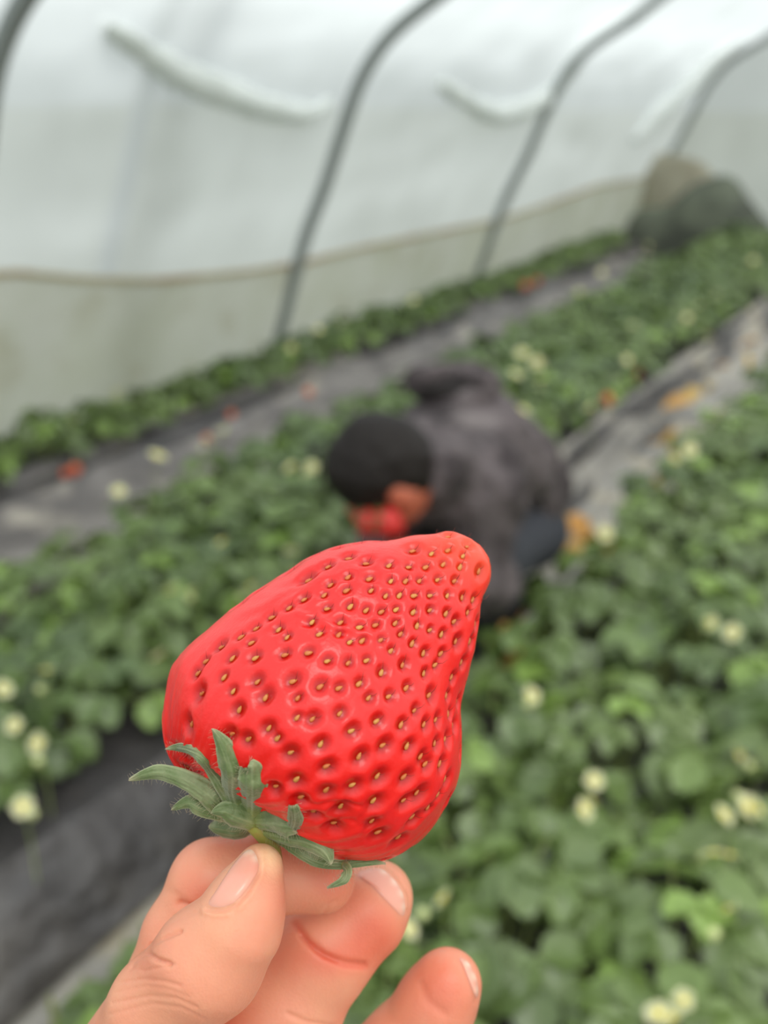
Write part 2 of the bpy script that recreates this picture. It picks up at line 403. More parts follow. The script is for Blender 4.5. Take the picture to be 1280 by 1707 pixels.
# ------------------------------------------------------------------ raised beds under black film
def bed(xc, wt, wb, h_, label, y0=-0.6, y1=8.45, sd_=0):
    xs = [(-wb / 2 - 0.02, 0.004), (-wb / 2, 0.02), (-wt / 2 - 0.03, h_ * 0.82), (-wt / 2, h_ * 0.97), (-wt / 4, h_), (0, h_ * 1.02), (wt / 4, h_), (wt / 2, h_ * 0.97), (wt / 2 + 0.03, h_ * 0.82), (wb / 2, 0.02), (wb / 2 + 0.02, 0.004)]
    P = catmull(xs, 4); ys = np.linspace(y0, y1, 260); V = []; F = []; k = len(P)
    for y in ys:
        for (x, z) in P:
            d = 0.014 * mnoise.noise(Vector((x * 9 + sd_, y * 2.2, z * 9))) + 0.018 * mnoise.noise(Vector((x * 22 + sd_, y * 1.2, z * 25)))
            V.append((xc + x + d * (1 if x > 0 else -1) * (abs(x) > wt / 3), y, max(z + d, 0.003)))
    for a in range(len(ys) - 1):
        for b in range(k - 1): F.append([a * k + b, (a + 1) * k + b, (a + 1) * k + b + 1, a * k + b + 1])
    o = mesh_obj('mulch_film', V, [f[::-1] for f in F], M['mulch'])
    return tag(o, label, 'plastic sheet')
bed(-2.90, 0.30, 0.46, 0.13, 'black mulch film over the narrow bed against the left wall', sd_=1)
bed(-1.62, 0.84, 1.10, 0.17, 'black mulch film over the middle bed left of the path', sd_=2)
bed(-0.30, 0.88, 1.10, 0.17, 'black mulch film over the bed in the right foreground', sd_=3)
bed(1.02, 0.88, 1.10, 0.17, 'black mulch film over the bed right of the photographer, outside the frame', sd_=4)

def ground_strip(x0, x1, name, label, mat, amp, s_, ya=-0.6, yb=8.6, sh_=0.0):
    ys = np.linspace(ya, yb, 300); xs = np.linspace(x0, x1, 12); V = []; F = []
    for y in ys:
        for x in xs:
            V.append((x + 0.02 * mnoise.noise(Vector((x * 3, y * 1.5, s_))), y, 0.012 + sh_ * max(0, x0 + .14 - x) / .14 + amp * (1 + mnoise.noise(Vector((x * 12 + s_, y * 2.0, 0)))) * 0.5 + amp * 0.4 * abs(mnoise.noise(Vector((x * 30 + s_, y * 5, 0))))))
    for a in range(len(ys) - 1):
        for b in range(11): F.append([a * 12 + b, a * 12 + b + 1, (a + 1) * 12 + b + 1, (a + 1) * 12 + b])
    tag(mesh_obj(name, V, F, mat), label, 'plastic sheet')
ground_strip(-1.20, -1.07, 'ground_cover', 'wrinkled black plastic cover on the path left of the hand', M['mulch'], 0.04, 2.2, -0.6, 1.55, .15)
ground_strip(-1.10, -0.98, 'ground_cover', 'dusty beige-grey strip of plastic beside the black cover, lower left corner', M['path'], 0.03, 5.2, -0.6, 1.5)
ground_strip(-1.22, -0.80, 'ground_cover', 'dusty plastic path cover around and beyond the person, sky sheen painted light grey', M['path'], 0.04, 2.2, 1.5, 8.6, .16)
ground_strip(-2.78, -2.14, 'ground_cover', 'plastic cover in the furrow beside the left wall bed, sky sheen painted grey', M['furrow'], 0.03, 7.7, -.6, 8.6, .12)

# ------------------------------------------------------------------ strawberry plants
def leaflet(L, W, fold_=0.35, curl=0.25):
    rows = 9; hw = []
    for i in range(rows):
        t = i / (rows - 1); wv = math.sin(math.pi * min(1, (t * 0.93 + 0.02)) ** 0.85) ** 0.75
        hw.append(max(0.02, wv))
    V = []; F = []
    for i in range(rows):
        t = i / (rows - 1)
        for j, s in enumerate((-1, -0.55, 0, 0.55, 1)):
            sw = hw[i] * (1 + (0.10 if i % 2 else -0.06) * (abs(s) == 1))
            x = s * sw * W / 2; y = t * L + (0.10 * L * abs(s) * 0.4)
            z = abs(s) * sw * W * 0.5 * fold_ - curl * L * t * t + 0.03 * W * math.sin(i * 2.2) * abs(s)
            V.append((x, y, z))
    for i in range(rows - 1):
        for j in range(4): F.append([i * 5 + j, i * 5 + j + 1, (i + 1) * 5 + j + 1, (i + 1) * 5 + j])
    return np.array(V), F
def rotm(axis, a): return np.array(Matrix.Rotation(a, 3, axis))
def make_foliage(seed, nleaf=13, R=0.17, Ht=0.2, size=0.07):
    r = random.Random(seed); VV = []; FF = []; mi = []; yg = []
    for i in range(nleaf):
        az = i * 2.399 + r.uniform(-.3, .3); q = ((i + 0.5) / nleaf) ** 0.6; rad = R * q * r.uniform(.85, 1.1)
        z = Ht * (1 - 0.55 * q ** 2) * r.uniform(.82, 1.12)
        tip = np.array([rad * math.cos(az), rad * math.sin(az), z])
        basep = np.array([0.015 * math.cos(az), 0.015 * math.sin(az), 0])
        midp = basep * .5 + tip * .5 + np.array([0, 0, .03])
        pv, pf = tube(catmull([basep, midp, tip], 4), 0.0018, 5)
        o = len(VV); VV += [tuple(p) for p in pv]; FF += [[a + o for a in f] for f in pf]; mi += [1] * len(pf); yg += [0] * len(pv)
        tilt = r.uniform(0.1, 0.75) * (0.4 + q); sz = size * r.uniform(.75, 1.15); y_ = 1.0 if (r.random() < 0.16) else r.uniform(0, .35)
        for da in (-1.25, 0, 1.25):
            lv, lf = leaflet(sz * (1.0 if da == 0 else .92), sz * .86, r.uniform(.1, .5), r.uniform(.05, .35))
            A = rotm('Z', az - math.pi / 2 + da + r.uniform(-.15, .15)) @ rotm('X', -tilt + r.uniform(-.25, .25)) @ rotm('Y', r.uniform(-.25, .25))
            lv = lv @ A.T + tip
            o = len(VV); VV += [tuple(p) for p in lv]; FF += [[a + o for a in f] for f in lf]; mi += [0] * len(lf); yg += [y_] * len(lv)
    me = mesh_obj('foliage', VV, FF, [M['leaf'], M['petiole']], midx=mi, attrs={'young': yg})
    return me
protos = [make_foliage(100 + i, nleaf=[19, 21, 18, 22, 20, 19, 21, 17][i], size=[.072, .066, .078, .064, .07, .075, .068, .08][i]) for i in range(8)]
proto_mesh = [p.data for p in protos]
for p in protos: bpy.data.objects.remove(p)

def flower_meshes():
    V = []; F = []
    for k in range(5):
        a = 2 * math.pi * k / 5; A = rotm('Z', a)
        rows = 6; vs = []
        for i in range(rows):
            t = i / (rows - 1); wv = 0.009 * math.sin(math.pi * (0.12 + 0.78 * t)) ** 0.6
            for s in (-1, 0, 1): vs.append((s * wv, 0.003 + t * 0.0145, 0.002 * t + 0.002 * abs(s) + 0.001))
        vs = np.array(vs) @ A.T; o = len(V); V += [tuple(v) for v in vs]
        for i in range(rows - 1):
            for j in range(2): F.append([o + i * 3 + j, o + i * 3 + j + 1, o + (i + 1) * 3 + j + 1, o + (i + 1) * 3 + j])
    petals = mesh_obj('petals', V, F, M['petal'])
    bm = bmesh.new(); bmesh.ops.create_icosphere(bm, subdivisions=2, radius=0.0062); 
    for v in bm.verts: v.co.z = v.co.z * .65 + 0.003; v.co *= 1 + .08 * mnoise.noise(v.co * 700)
    me = bpy.data.meshes.new('flower_centre'); bm.to_mesh(me); bm.free(); me.materials.append(M['pollen'])
    bm = bmesh.new(); bmesh.ops.create_icosphere(bm, subdivisions=3, radius=0.014)
    for v in bm.verts: t = -v.co.z / 0.014; v.co.x *= (1 - .3 * t); v.co.y *= (1 - .3 * t); v.co.z *= 1.3
    fm = bpy.data.meshes.new('fruit'); bm.to_mesh(fm); bm.free(); fm.materials.append(M['orange'])
    fm.polygons.foreach_set('use_smooth', [True] * len(fm.polygons))
    d = petals.data; bpy.data.objects.remove(petals); return d, me, fm
PET, CEN, FRU = flower_meshes()
STALK = {}
def stalk_mesh(hgt, lean):
    key = (round(hgt, 2), round(lean, 2))
    if key not in STALK:
        o = mesh_obj('flower_stalk', *tube(catmull([(0, 0, -hgt), (lean * .3, 0, -hgt * .5), (0, 0, 0)], 4), 0.0013, 5), M['petiole']); STALK[key] = o.data; bpy.data.objects.remove(o)
    return STALK[key]

class Plant: pass
plants = []
def put_plant(x, y, z, s, bedname, side):
    root = empty('strawberry_plant', (x, y, z)); root.rotation_euler.z = random.uniform(0, 6.28); root.scale = (s, s, s)
    f = bpy.data.objects.new('foliage', random.choice(proto_mesh)); COL.objects.link(f); f.parent = root
    p = Plant(); p.root = root; p.xy = (x, y); p.bed = bedname; p.side = side; p.z = z; p.s = s; p.fl = 0; p.fr = 0
    v = np.array([x, y, z + .12]) - CAM; dd = v @ FW; p.px = (640 + FPX * (v @ RT) / dd, 853.5 - FPX * (v @ UP) / dd) if dd > 0 else (9999, 9999); p.d = dd
    plants.append(p); return p
def inview(x, y, z=.3, m=40):
    v = np.array([x, y, z]) - CAM; d = v @ FW
    if d < .2: return False
    a = 640 + FPX * (v @ RT) / d; b = 853.5 - FPX * (v @ UP) / d
    m = m + 130 / d
    return -m < a < 1280 + m and -m < b < 1707 + m
def rows(xs, y0, y1, step, z, bedname, s):
    for n, (x, side, sc) in enumerate(xs):
        y = y0 + (n % 2) * step / 2
        while y < y1:
            xx = x + random.uniform(-.03, .03); yy = y + random.uniform(-.04, .04)
            if inview(xx, yy): put_plant(xx, yy, z, s * sc * random.uniform(.9, 1.12), bedname, side)
            y += step
rows([(-2.80, 'edge', 1.0), (-2.93, 'wall side', .62)], 0.9, 8.2, .245, 0.125, 'wall', .82)
rows([(-1.84, 'left half', 1.0), (-1.40, 'right half', 1.0), (-1.62, 'centre', .9)], 0.4, 8.2, .26, 0.165, 'middle', 1.0)
rows([(-0.65, 'path side', .94), (-0.41, 'left half', 1.0), (-0.17, 'centre', 1.0), (0.08, 'right half', 1.0)], 0.3, 8.0, .27, 0.165, 'right', 1.0)

def add_child(p, name, data, local_world, rot=None, scale=1.0, parent=None):
    o = bpy.data.objects.new(name, data); COL.objects.link(o); o.parent = parent or p.root
    if parent is None:
        Ri = Matrix.Rotation(-p.root.rotation_euler.z, 3, 'Z')
        v = Ri @ (Vector(local_world) - p.root.location); o.location = v / p.s; o.scale = (scale / p.s,) * 3
        if rot: o.rotation_euler = rot
    return o
def ground_pt(x, y, z):
    d = FW * FPX + RT * (x - 640) + UP * (853.5 - y); return CAM + d * ((z - H) / d[2])
FL = [(195, 655, 1.2), (262, 762, 1.7), (198, 820, 1.2), (370, 905, 1.1), (350, 735, 1.3), (370, 720, 1.1), (485, 780, 1.2), (520, 780, 1.2), (485, 920, 1.1), (420, 980, 1.3), (285, 985, 1.1), (318, 988, 1.1),
      (265, 1095, 1.0), (78, 1120, 1.2), (65, 1240, 1.1), (38, 1345, 1.0), (25, 1210, .9), (5, 1150, 1.0), (570, 540, 1.2), (530, 550, 1.2), (485, 580, 1.0), (870, 590, 1.6), (895, 605, 1.6), (860, 625, 1.5), (900, 635, 1.4),
      (870, 685, 1.5), (985, 680, 1.2), (1165, 510, 1.5), (1195, 490, 1.4), (1055, 545, 1.4), (1130, 490, 1.2), (1145, 530, 1.2), (1255, 435, 1.5), (1200, 685, 1.2), (1150, 750, 1.3), (1125, 770, 1.1), (1008, 890, 1.2), (1185, 1040, 1.0),
      (1222, 1055, 1.1), (885, 1160, 1.0), (972, 1350, 1.0), (985, 1338, .8), (990, 1302, .9), (1205, 1360, 1.0), (1245, 1345, 1.1), (1262, 1350, .9), (1230, 1258, .9), (1190, 1425, .9), (1215, 1428, .9), (1215, 1515, .8), (1160, 1530, .6),
      (740, 1500, .9), (680, 1550, .8), (1098, 1692, 1.0), (1122, 1700, 1.0), (1140, 1668, .8), (1003, 455, 1.4), (690, 500, 1.2), (1080, 410, 1.2), (965, 488, 1.2), (1045, 600, 1.1), (1180, 560, 1.2), (120, 700, .8)]
def nearest(P):
    return min(plants, key=lambda p: (p.xy[0] - P[0]) ** 2 + (p.xy[1] - P[1]) ** 2)
for (x, y, s) in FL:
    P = ground_pt(x, y, 0.375 if x > 620 or y > 700 else 0.34); p = nearest(P); p.fl += 1
    o = add_child(p, 'flower', PET, P, (random.uniform(-.2, .5), random.uniform(-.9, -.3), random.uniform(-1, 1)), s)
    c = add_child(p, 'flower_centre', CEN, None, parent=o)
    k = bpy.data.objects.new('flower_stalk', stalk_mesh(.16, .04)); COL.objects.link(k); k.parent = p.root
    k.location = o.location; k.scale = (1 / p.s,) * 3
    if random.random() < .55:
        Q = P + np.array([random.uniform(-.03, .03), random.uniform(-.03, .03), random.uniform(-.03, .0)])
        b = add_child(p, 'flower_bud', FRU, Q, (0, 0, 0), .55); b.data = b.data.copy() if False else b.data
        b.material_slots[0].link = 'OBJECT'; b.material_slots[0].material = M['green_fruit']
for (x, y, s) in [(125, 785, 1.3), (108, 790, .9), (345, 732, 1.0), (515, 655, 1.2), (385, 692, 1.0), (875, 478, 1.7), (895, 470, 1.4), (1012, 668, 1.6), (1060, 622, 1.4), (1240, 1625, .8), (1150, 1420, .5)]:
    P = ground_pt(x, y, 0.24); p = nearest(P); p.fr += 1
    add_child(p, 'ripening_fruit', FRU, P, (random.uniform(-.5, .5), .4, 0), s)

def words(p):
    x, y = p.px
    if p.bed == 'wall':
        z = ('above the left frame edge' if x < 110 else 'under the hanging skirt at left' if x < 300 else 'left of the middle hoop foot' if x < 440 else 'at the middle hoop foot' if x < 540
             else 'right of the middle hoop foot' if x < 680 else 'left of the second hoop foot' if x < 790 else 'at the second hoop foot' if x < 880 else 'near the pale corner sheet')
        bed = 'left wall bed'
    elif p.bed == 'middle':
        bed = 'middle bed ' + p.side
        if x < 60: z = 'cut by the left frame edge' if y < 1100 else 'low at the left frame edge'
        elif y > 1150: z = 'above the black path cover'
        elif y > 1000: z = 'left of the held berry'
        elif y > 880: z = 'lower left of the bowed head' if x > 350 else 'upper left of the berry'
        elif y > 760: z = 'just left of the bowed head' if x > 380 else 'some way left of the bowed head'
        elif y > 660 and x < 700: z = 'above left of the bowed head'
        elif x < 760: z = 'just beyond the bowed back'
        elif x < 860: z = 'above the bowed back'
        elif x < 950: z = 'upper right of the bowed back'
        elif x < 1040: z = 'midway from person to tarp'
        elif x < 1120: z = 'a little before the dark tarp'
        elif x < 1200: z = 'in front of the dark tarp'
        else: z = 'at the right frame edge'
    else:
        bed = 'right bed ' + p.side
        if y < 640: z = 'far along the path'
        elif y < 760: z = 'beside the pale far path'
        elif y < 860: z = 'right of the crouching person'
        elif y < 960: z = 'by the orange dry leaves'
        elif y < 1080: z = 'right of the berry tip'
        elif y < 1200: z = 'right of the berry, upper half'
        elif y < 1340: z = 'right of the berry, lower half'
        elif y < 1460: z = 'right of the middle fingertip'
        elif y < 1600: z = 'above right of the ring fingertip'
        else: z = 'bottom edge by the ring finger' if x > 600 else 'hidden low behind the hand'
        if x > 1180: z += ', far right'
    return bed, z
for p in plants:
    bed, z = words(p)
    look = 'crowded white-flowering' if p.fl >= 3 else 'double-flowered' if p.fl == 2 else 'single-flowered' if p.fl == 1 else 'leafy green'
    if p.fr: look = 'orange-fruited'
    tag(p.root, f'{look} strawberry plant, {bed}, {z}', 'plant', f'{look} strawberry plants on {bed} {z}'.replace(',', ''))

by_label = {}
for p in plants: by_label.setdefault(p.root['label'], []).append(p)
for lab, ps in by_label.items():                # the two of a pair are told apart by distance
    names = {2: ('nearer', 'farther'), 3: ('nearest', 'middle', 'farthest')}.get(len(ps))
    if names and len(lab.replace(',', '').split()) < 16:
        for q, nm in zip(sorted(ps, key=lambda q: q.d), names): q.root['label'] = nm + ' ' + lab
# dry leaves along the path edge of the right-hand bed
lv, lf = leaflet(.06, .045, .5, .5)
dm = mesh_obj('dry_leaf', lv, lf, M['dry']); dmesh = dm.data; bpy.data.objects.remove(dm)
DL = [(950, 870), (965, 885), (980, 875), (940, 890), (975, 900), (920, 930), (900, 945), (935, 915), (1000, 905), (915, 905), (955, 905), (850, 1040), (835, 1060), (860, 1065), (820, 1080), (845, 1085), (1085, 800), (1100, 780), (1075, 825), (1110, 760),
      (1060, 850), (1165, 650), (1150, 670), (1180, 640), (1215, 610), (1240, 590), (1265, 570), (1130, 720), (1120, 740), (880, 990), (890, 1010)]
for i, (x, y) in enumerate(DL):
    z = 0.22 + 0.06 * random.random(); P = ground_pt(x, y, z)
    o = bpy.data.objects.new('dry_leaf', dmesh); COL.objects.link(o); o.location = Vector(P); s = random.uniform(.9, 1.6); o.scale = (s, s, s)
    o.rotation_euler = (random.uniform(-.5, .5), random.uniform(-.5, .5), random.uniform(0, 6.3))
    if y > 980: tag(o, 'dry yellow leaf at the path edge, right of the held berry', 'leaf', 'dry leaves near the berry')
    elif y > 855: tag(o, 'orange-yellow dry leaf in the patch right of the crouching person', 'leaf', 'orange dry leaves by the person')
    else: tag(o, 'dry yellow leaf along the far path edge of the right bed', 'leaf', 'dry leaves along the far path edge')
# yellowing weeds at the foot of the right bed (lower left corner of the view)
V = []; F = []
for i in range(1500):
    y = random.uniform(0.25, 1.5); x = random.uniform(-1.0, -0.78) ; a = random.uniform(0, 6.28); L = random.uniform(.03, .08); l = random.uniform(.1, .7)
    z0 = 0.03 + max(0, x + 0.86) * 1.4
    d = np.array([math.cos(a) * l, math.sin(a) * l, 1]); d /= np.linalg.norm(d); s = np.array([-math.sin(a), math.cos(a), 0]) * .004
    b0 = np.array([x, y, z0]); o = len(V); V += [tuple(b0 - s), tuple(b0 + s), tuple(b0 + d * L * .6 + s * 1.3), tuple(b0 + d * L * .6 - s * 1.3), tuple(b0 + d * L + np.array([0, 0, -.01]))]
    F += [[o, o + 1, o + 2, o + 3], [o + 3, o + 2, o + 4]]
tag(mesh_obj('weeds', V, F, M['weed']), 'yellowing grass weeds along the path edge, lower left of the hand', 'grass', kind='stuff')

# ------------------------------------------------------------------ the crouching person
pr = empty('person', (-0.95, 2.05, 0.02))
tag(pr, 'person crouching in the path, dark hair, head bowed, mottled grey jacket and dark trousers', 'person')
hc = np.array([-0.922, 1.452, 0.722])
face_dir = np.array([-0.38, -0.50, -0.78]); face_dir /= np.linalg.norm(face_dir)
crown = np.array([-0.55, -0.62, 0.55]); crown -= face_dir * (crown @ face_dir); crown /= np.linalg.norm(crown)
side = np.cross(crown, face_dir)
HR = [crown, face_dir, side]
def hp(c, f_, s): return hc + crown * c + face_dir * f_ + side * s
skin_parts = [ell(hc, (.105, .088, .076), HR), ell(hp(-.055, .035, 0), (.055, .055, .052), HR), ell(hp(-.005, .097, 0), (.026, .018, .012), HR),
              ell(hp(-.02, .015, .08), (.032, .018, .010), HR), ell(hp(-.02, .015, -.08), (.032, .018, .010), HR),
              cone(hp(-.07, -.02, 0), (-.93, 1.66, .64), .05, .06), cone((-.93, 1.66, .62), (-.95, 2.15, .42), .08, .08)]
body_parts = list(skin_parts)
Bc = C3(634, 872, 1.80)
armL = [(-.82, 1.66, .60), (-.79, 1.64, .42), tuple(Bc + RT * .085 - UP * .075 + FW * .03)]; armR = [(-1.04, 1.72, .60), (-1.06, 1.68, .42), tuple(Bc + RT * .02 - UP * .115 + FW * .06)]
legL = [(-.90, 2.10, .34), (-.86, 1.80, .40), (-.90, 2.0, .08)]; legR = [(-1.03, 2.10, .34), (-1.04, 1.80, .40), (-1.03, 2.04, .08)]
for A in (armL, armR): body_parts += [cone(A[0], A[1], .04, .034), cone(A[1], A[2], .032, .022)]
for A in (legL, legR): body_parts += [cone(A[0], A[1], .065, .05), cone(A[1], A[2], .045, .032)]
for A, sg in ((armL, -1), (armR, 1)):
    wv = np.array(A[2]); dirv = wv - np.array(A[1]); dirv /= np.linalg.norm(dirv); pl = wv + dirv * .045
    body_parts.append(cone(wv, pl, .022, .03))
    sd2 = np.cross(dirv, [0, 0, 1]); sd2 /= np.linalg.norm(sd2)
    for k, L_ in enumerate((.05, .06, .064, .058)):
        b0 = pl + sd2 * (.02 - .0135 * k) ; m0 = b0 + dirv * L_ * .6; body_parts += [cone(b0, m0, .0085, .008), cone(m0, m0 + dirv * L_ * .35 + np.array([0, 0, -.022]), .008, .0065)]
    body_parts.append(cone(wv + sd2 * .022 * sg * -1, pl + sd2 * .048 * sg * -1 + np.array([0, 0, -.01]), .011, .008))
V, F = surface_nets(union(body_parts, .022), (-1.35, 1.2, 0), (-.6, 2.4, .9), .0085)
child(mesh_obj('body', V, F, M['face']), pr)
def hairf(X, Y, Z):
    a = ell(hp(.012, -.018, 0), (.108, .088, .088), HR)(X, Y, Z); a = smin(a, ell(hp(.03, .03, 0), (.085, .068, .086), HR)(X, Y, Z), .02)
    # keep the face and ears clear
    fx = (X - hc[0]) * crown[0] + (Y - hc[1]) * crown[1] + (Z - hc[2]) * crown[2]
    ff = (X - hc[0]) * face_dir[0] + (Y - hc[1]) * face_dir[1] + (Z - hc[2]) * face_dir[2]
    cut = np.minimum(-0.035 - fx, ff - 0.04)
    return np.maximum(a, cut)
V, F = surface_nets(hairf, hc - .16, hc + .16, .005)
for i in range(len(V)): V[i] += .004 * np.array(mnoise.noise_vector(Vector(V[i] * 40)))
child(mesh_obj('hair', V, F, M['black_hair']), pr)
for s_ in (-.03, .03):                          # eyes and brows
    bm = bmesh.new(); bmesh.ops.create_uvsphere(bm, u_segments=12, v_segments=8, radius=.009); me = bpy.data.meshes.new('eye'); bm.to_mesh(me); bm.free(); me.materials.append(M['black_hair'])
    e = bpy.data.objects.new('eye', me); COL.objects.link(e); e.location = Vector(hp(.012, .077, s_)); child(e, pr)
child(mesh_obj('mouth', *tube([hp(-.052, .086, -.018), hp(-.05, .092, 0), hp(-.052, .086, .018)], .004, 6), M['red_fruit']), pr)
jk = [ell((-.93, 1.68, .64), (.21, .12, .11)), ell((-.965, 1.86, .64), (.165, .18, .125)), ell((-.965, 2.02, .55), (.165, .15, .125)), ell((-.97, 2.13, .44), (.17, .12, .13)),
      cone((-.93, 1.62, .65), (-.905, 1.545, .672), .088, .080), ell((-1.01, 1.93, .735), (.08, .07, .06)), ell(C3(742, 786, 1.87), (.05, .05, .05))]
for A, r0 in ((armL, .075), (armR, .07)): jk += [cone(A[0], A[1], r0, .06), cone(A[1], np.array(A[1]) * .25 + np.array(A[2]) * .75, .056, .042)]
V, F = surface_nets(union(jk, .05), (-1.4, 1.3, .2), (-.55, 2.5, 1.0), .011)
N_ = normals(V, F)
for i in range(len(V)): V[i] += N_[i] * (.016 * mnoise.noise(Vector((V[i][0] * 9, V[i][1] * 16, V[i][2] * 14))) + .008 * mnoise.noise(Vector(V[i] * 34)))
child(mesh_obj('jacket', V, F, M['jacket']), pr)
bvj = BVHTree.FromPolygons([tuple(v) for v in V], F.tolist())
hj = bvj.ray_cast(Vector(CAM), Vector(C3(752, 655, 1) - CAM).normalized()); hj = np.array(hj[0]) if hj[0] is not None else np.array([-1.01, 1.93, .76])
V, F = surface_nets(ell(hj, (.085, .032, .024), [RT * .99 - UP * .08, FW, UP]), hj - .1, hj + .1, .006)  # dark ellipsoid put in for the shade of the hood opening
tag(child(mesh_obj('hood_gap_shade', V, F, M['black_hair']), pr), 'dark shape standing in for the shade in the hood opening')
# hood: a cloth ring lying on the upper back with an open mouth
hcn = hj + np.array([-.005, .02, .012]); th = np.linspace(0, 2 * math.pi, 37)[:-1]; V = []; F = []; K = 12
ha = np.array([.9, .35, .05]); ha /= np.linalg.norm(ha); hb = np.array([-.15, .42, .62]); hb -= ha * (hb @ ha); hb /= np.linalg.norm(hb); hn = np.cross(ha, hb)
for i, t in enumerate(th):
    c = hcn + ha * .085 * math.cos(t) + hb * .035 * math.sin(t)
    for j in range(K):
        a = 2 * math.pi * j / K; rad = .026 + .008 * math.sin(3 * t)
        d = (ha * math.cos(t) + hb * math.sin(t)) * math.cos(a) + hn * math.sin(a)
        V.append(c + d * rad + .01 * np.array(mnoise.noise_vector(Vector(c * 20))))
for i in range(36):
    for j in range(K): F.append([i * K + j, i * K + (j + 1) % K, ((i + 1) % 36) * K + (j + 1) % K, ((i + 1) % 36) * K + j])
child(mesh_obj('hood', V, F, M['jacket']), pr)
tr_ = []
for A in (legL, legR): tr_ += [cone(A[0], A[1], .10, .075), cone(A[1], A[2], .072, .058)]
tr_ += [ell((-.96, 2.12, .34), (.16, .12, .12))]
V, F = surface_nets(union(tr_, .03), (-1.3, 1.6, .02), (-.6, 2.45, .6), .012)
child(mesh_obj('trousers', V, F, M['trouser']), pr)
for A in (legL, legR):
    x, y, z = A[2]
    V, F = surface_nets(union([ell((x, y - .07, .05), (.048, .13, .036)), ell((x, y + .0, .07), (.044, .06, .05))], .03), (x - .1, y - .25, 0.01), (x + .1, y + .12, .16), .009)
    child(mesh_obj('shoe', V, F, M['shoe']), pr)

# small red berries picked by the person
def small_berry(c, s, label):
    bm = bmesh.new(); bmesh.ops.create_icosphere(bm, subdivisions=4, radius=1)
    for v in bm.verts:
        t = v.co.z; k = .78 - .34 * (-t) if t < 0 else .78; v.co.x *= k; v.co.y *= k; v.co.z *= 1.05
        v.co *= 1 + .03 * mnoise.noise(v.co * 9)
    me = bpy.data.meshes.new('flesh'); bm.to_mesh(me); bm.free(); me.materials.append(M['red_fruit']); me.polygons.foreach_set('use_smooth', [True] * len(me.polygons))
    r = empty('strawberry', c); r.scale = (s, s, s); r.rotation_euler = (.6, -.9, .3)
    o = bpy.data.objects.new('flesh', me); COL.objects.link(o); o.parent = r
    V = []; F = []
    for k in range(8):
        a = k * math.pi / 4; b0 = len(V); V += [(0, 0, 1.02), (.5 * math.cos(a - .25), .5 * math.sin(a - .25), 1.0), (.85 * math.cos(a), .85 * math.sin(a), .85), (.5 * math.cos(a + .25), .5 * math.sin(a + .25), 1.0)]; F.append([b0, b0 + 1, b0 + 2, b0 + 3])
    o = mesh_obj('calyx', V, F, M['leaf']); o.parent = r; tag(r, label, 'strawberry')
small_berry(C3(618, 872, 1.80), .034, 'small red strawberry under the bowed face, left of the pair')
small_berry(C3(648, 872, 1.79), .036, 'small red strawberry under the bowed face, right of the pair')

# ------------------------------------------------------------------ the big strawberry
DB = 0.181                                     # distance of the berry's middle from the eye
outline = [(745, 886), (782, 897), (808, 922), (817, 955), (803, 1003), (797, 1050), (784, 1105), (771, 1165), (769, 1225), (765, 1280), (746, 1338), (716, 1388), (680, 1420), (635, 1438), (580, 1437), (525, 1415),
           (470, 1378), (400, 1340), (330, 1306), (287, 1262), (272, 1205), (277, 1150), (297, 1097), (345, 1047), (400, 1005), (460, 963), (530, 923), (600, 905), (650, 902), (695, 892)]
OC = catmull(outline, 16, True)
B0 = np.array([432., 1366.]); T0 = np.array([790., 905.]); ax2 = (T0 - B0) / np.linalg.norm(T0 - B0); pe2 = np.array([-ax2[1], ax2[0]])
tt = (OC - B0) @ ax2; ss = (OC - B0) @ pe2
tmin, tmax = tt.min(), tt.max(); it0, it1 = int(tt.argmin()), int(tt.argmax())
def side_curve(i0, i1):
    n = len(OC); ids = [(i0 + k) % n for k in range(((i1 - i0) % n) + 1)]; T = np.maximum.accumulate(tt[ids] + np.arange(len(ids)) * 1e-5); return T, ss[ids]
Ta, Sa = side_curve(it0, it1); Tb, Sb = side_curve(it1, it0); Tb, Sb = Tb[::-1], Sb[::-1]
idb = [(it1 + k) % len(OC) for k in range(((it0 - it1) % len(OC)) + 1)][::-1]; Tb = np.maximum.accumulate(tt[idb] + np.arange(len(idb)) * 1e-5); Sb = ss[idb]
NR, NS = 330, 440
u = (1 - np.cos(np.linspace(0, math.pi, NR))) / 2; tr = tmin + (tmax - tmin) * (0.001 + 0.998 * u)
s1 = np.interp(tr, Ta, Sa); s2 = np.interp(tr, Tb, Sb); cen = (s1 + s2) / 2; hw = np.abs(s1 - s2) / 2
ppm = DB / FPX                                  # metres per pixel at the berry
ang = np.linspace(0, 2 * math.pi, NS, endpoint=False)
TT, AA = np.meshgrid(tr, ang, indexing='ij'); HW = hw[:, None]; CE = cen[:, None]
sx = CE + HW * np.cos(AA)                       # lateral, px
dz = -HW * 0.86 * np.sin(AA)                    # + is away from the eye
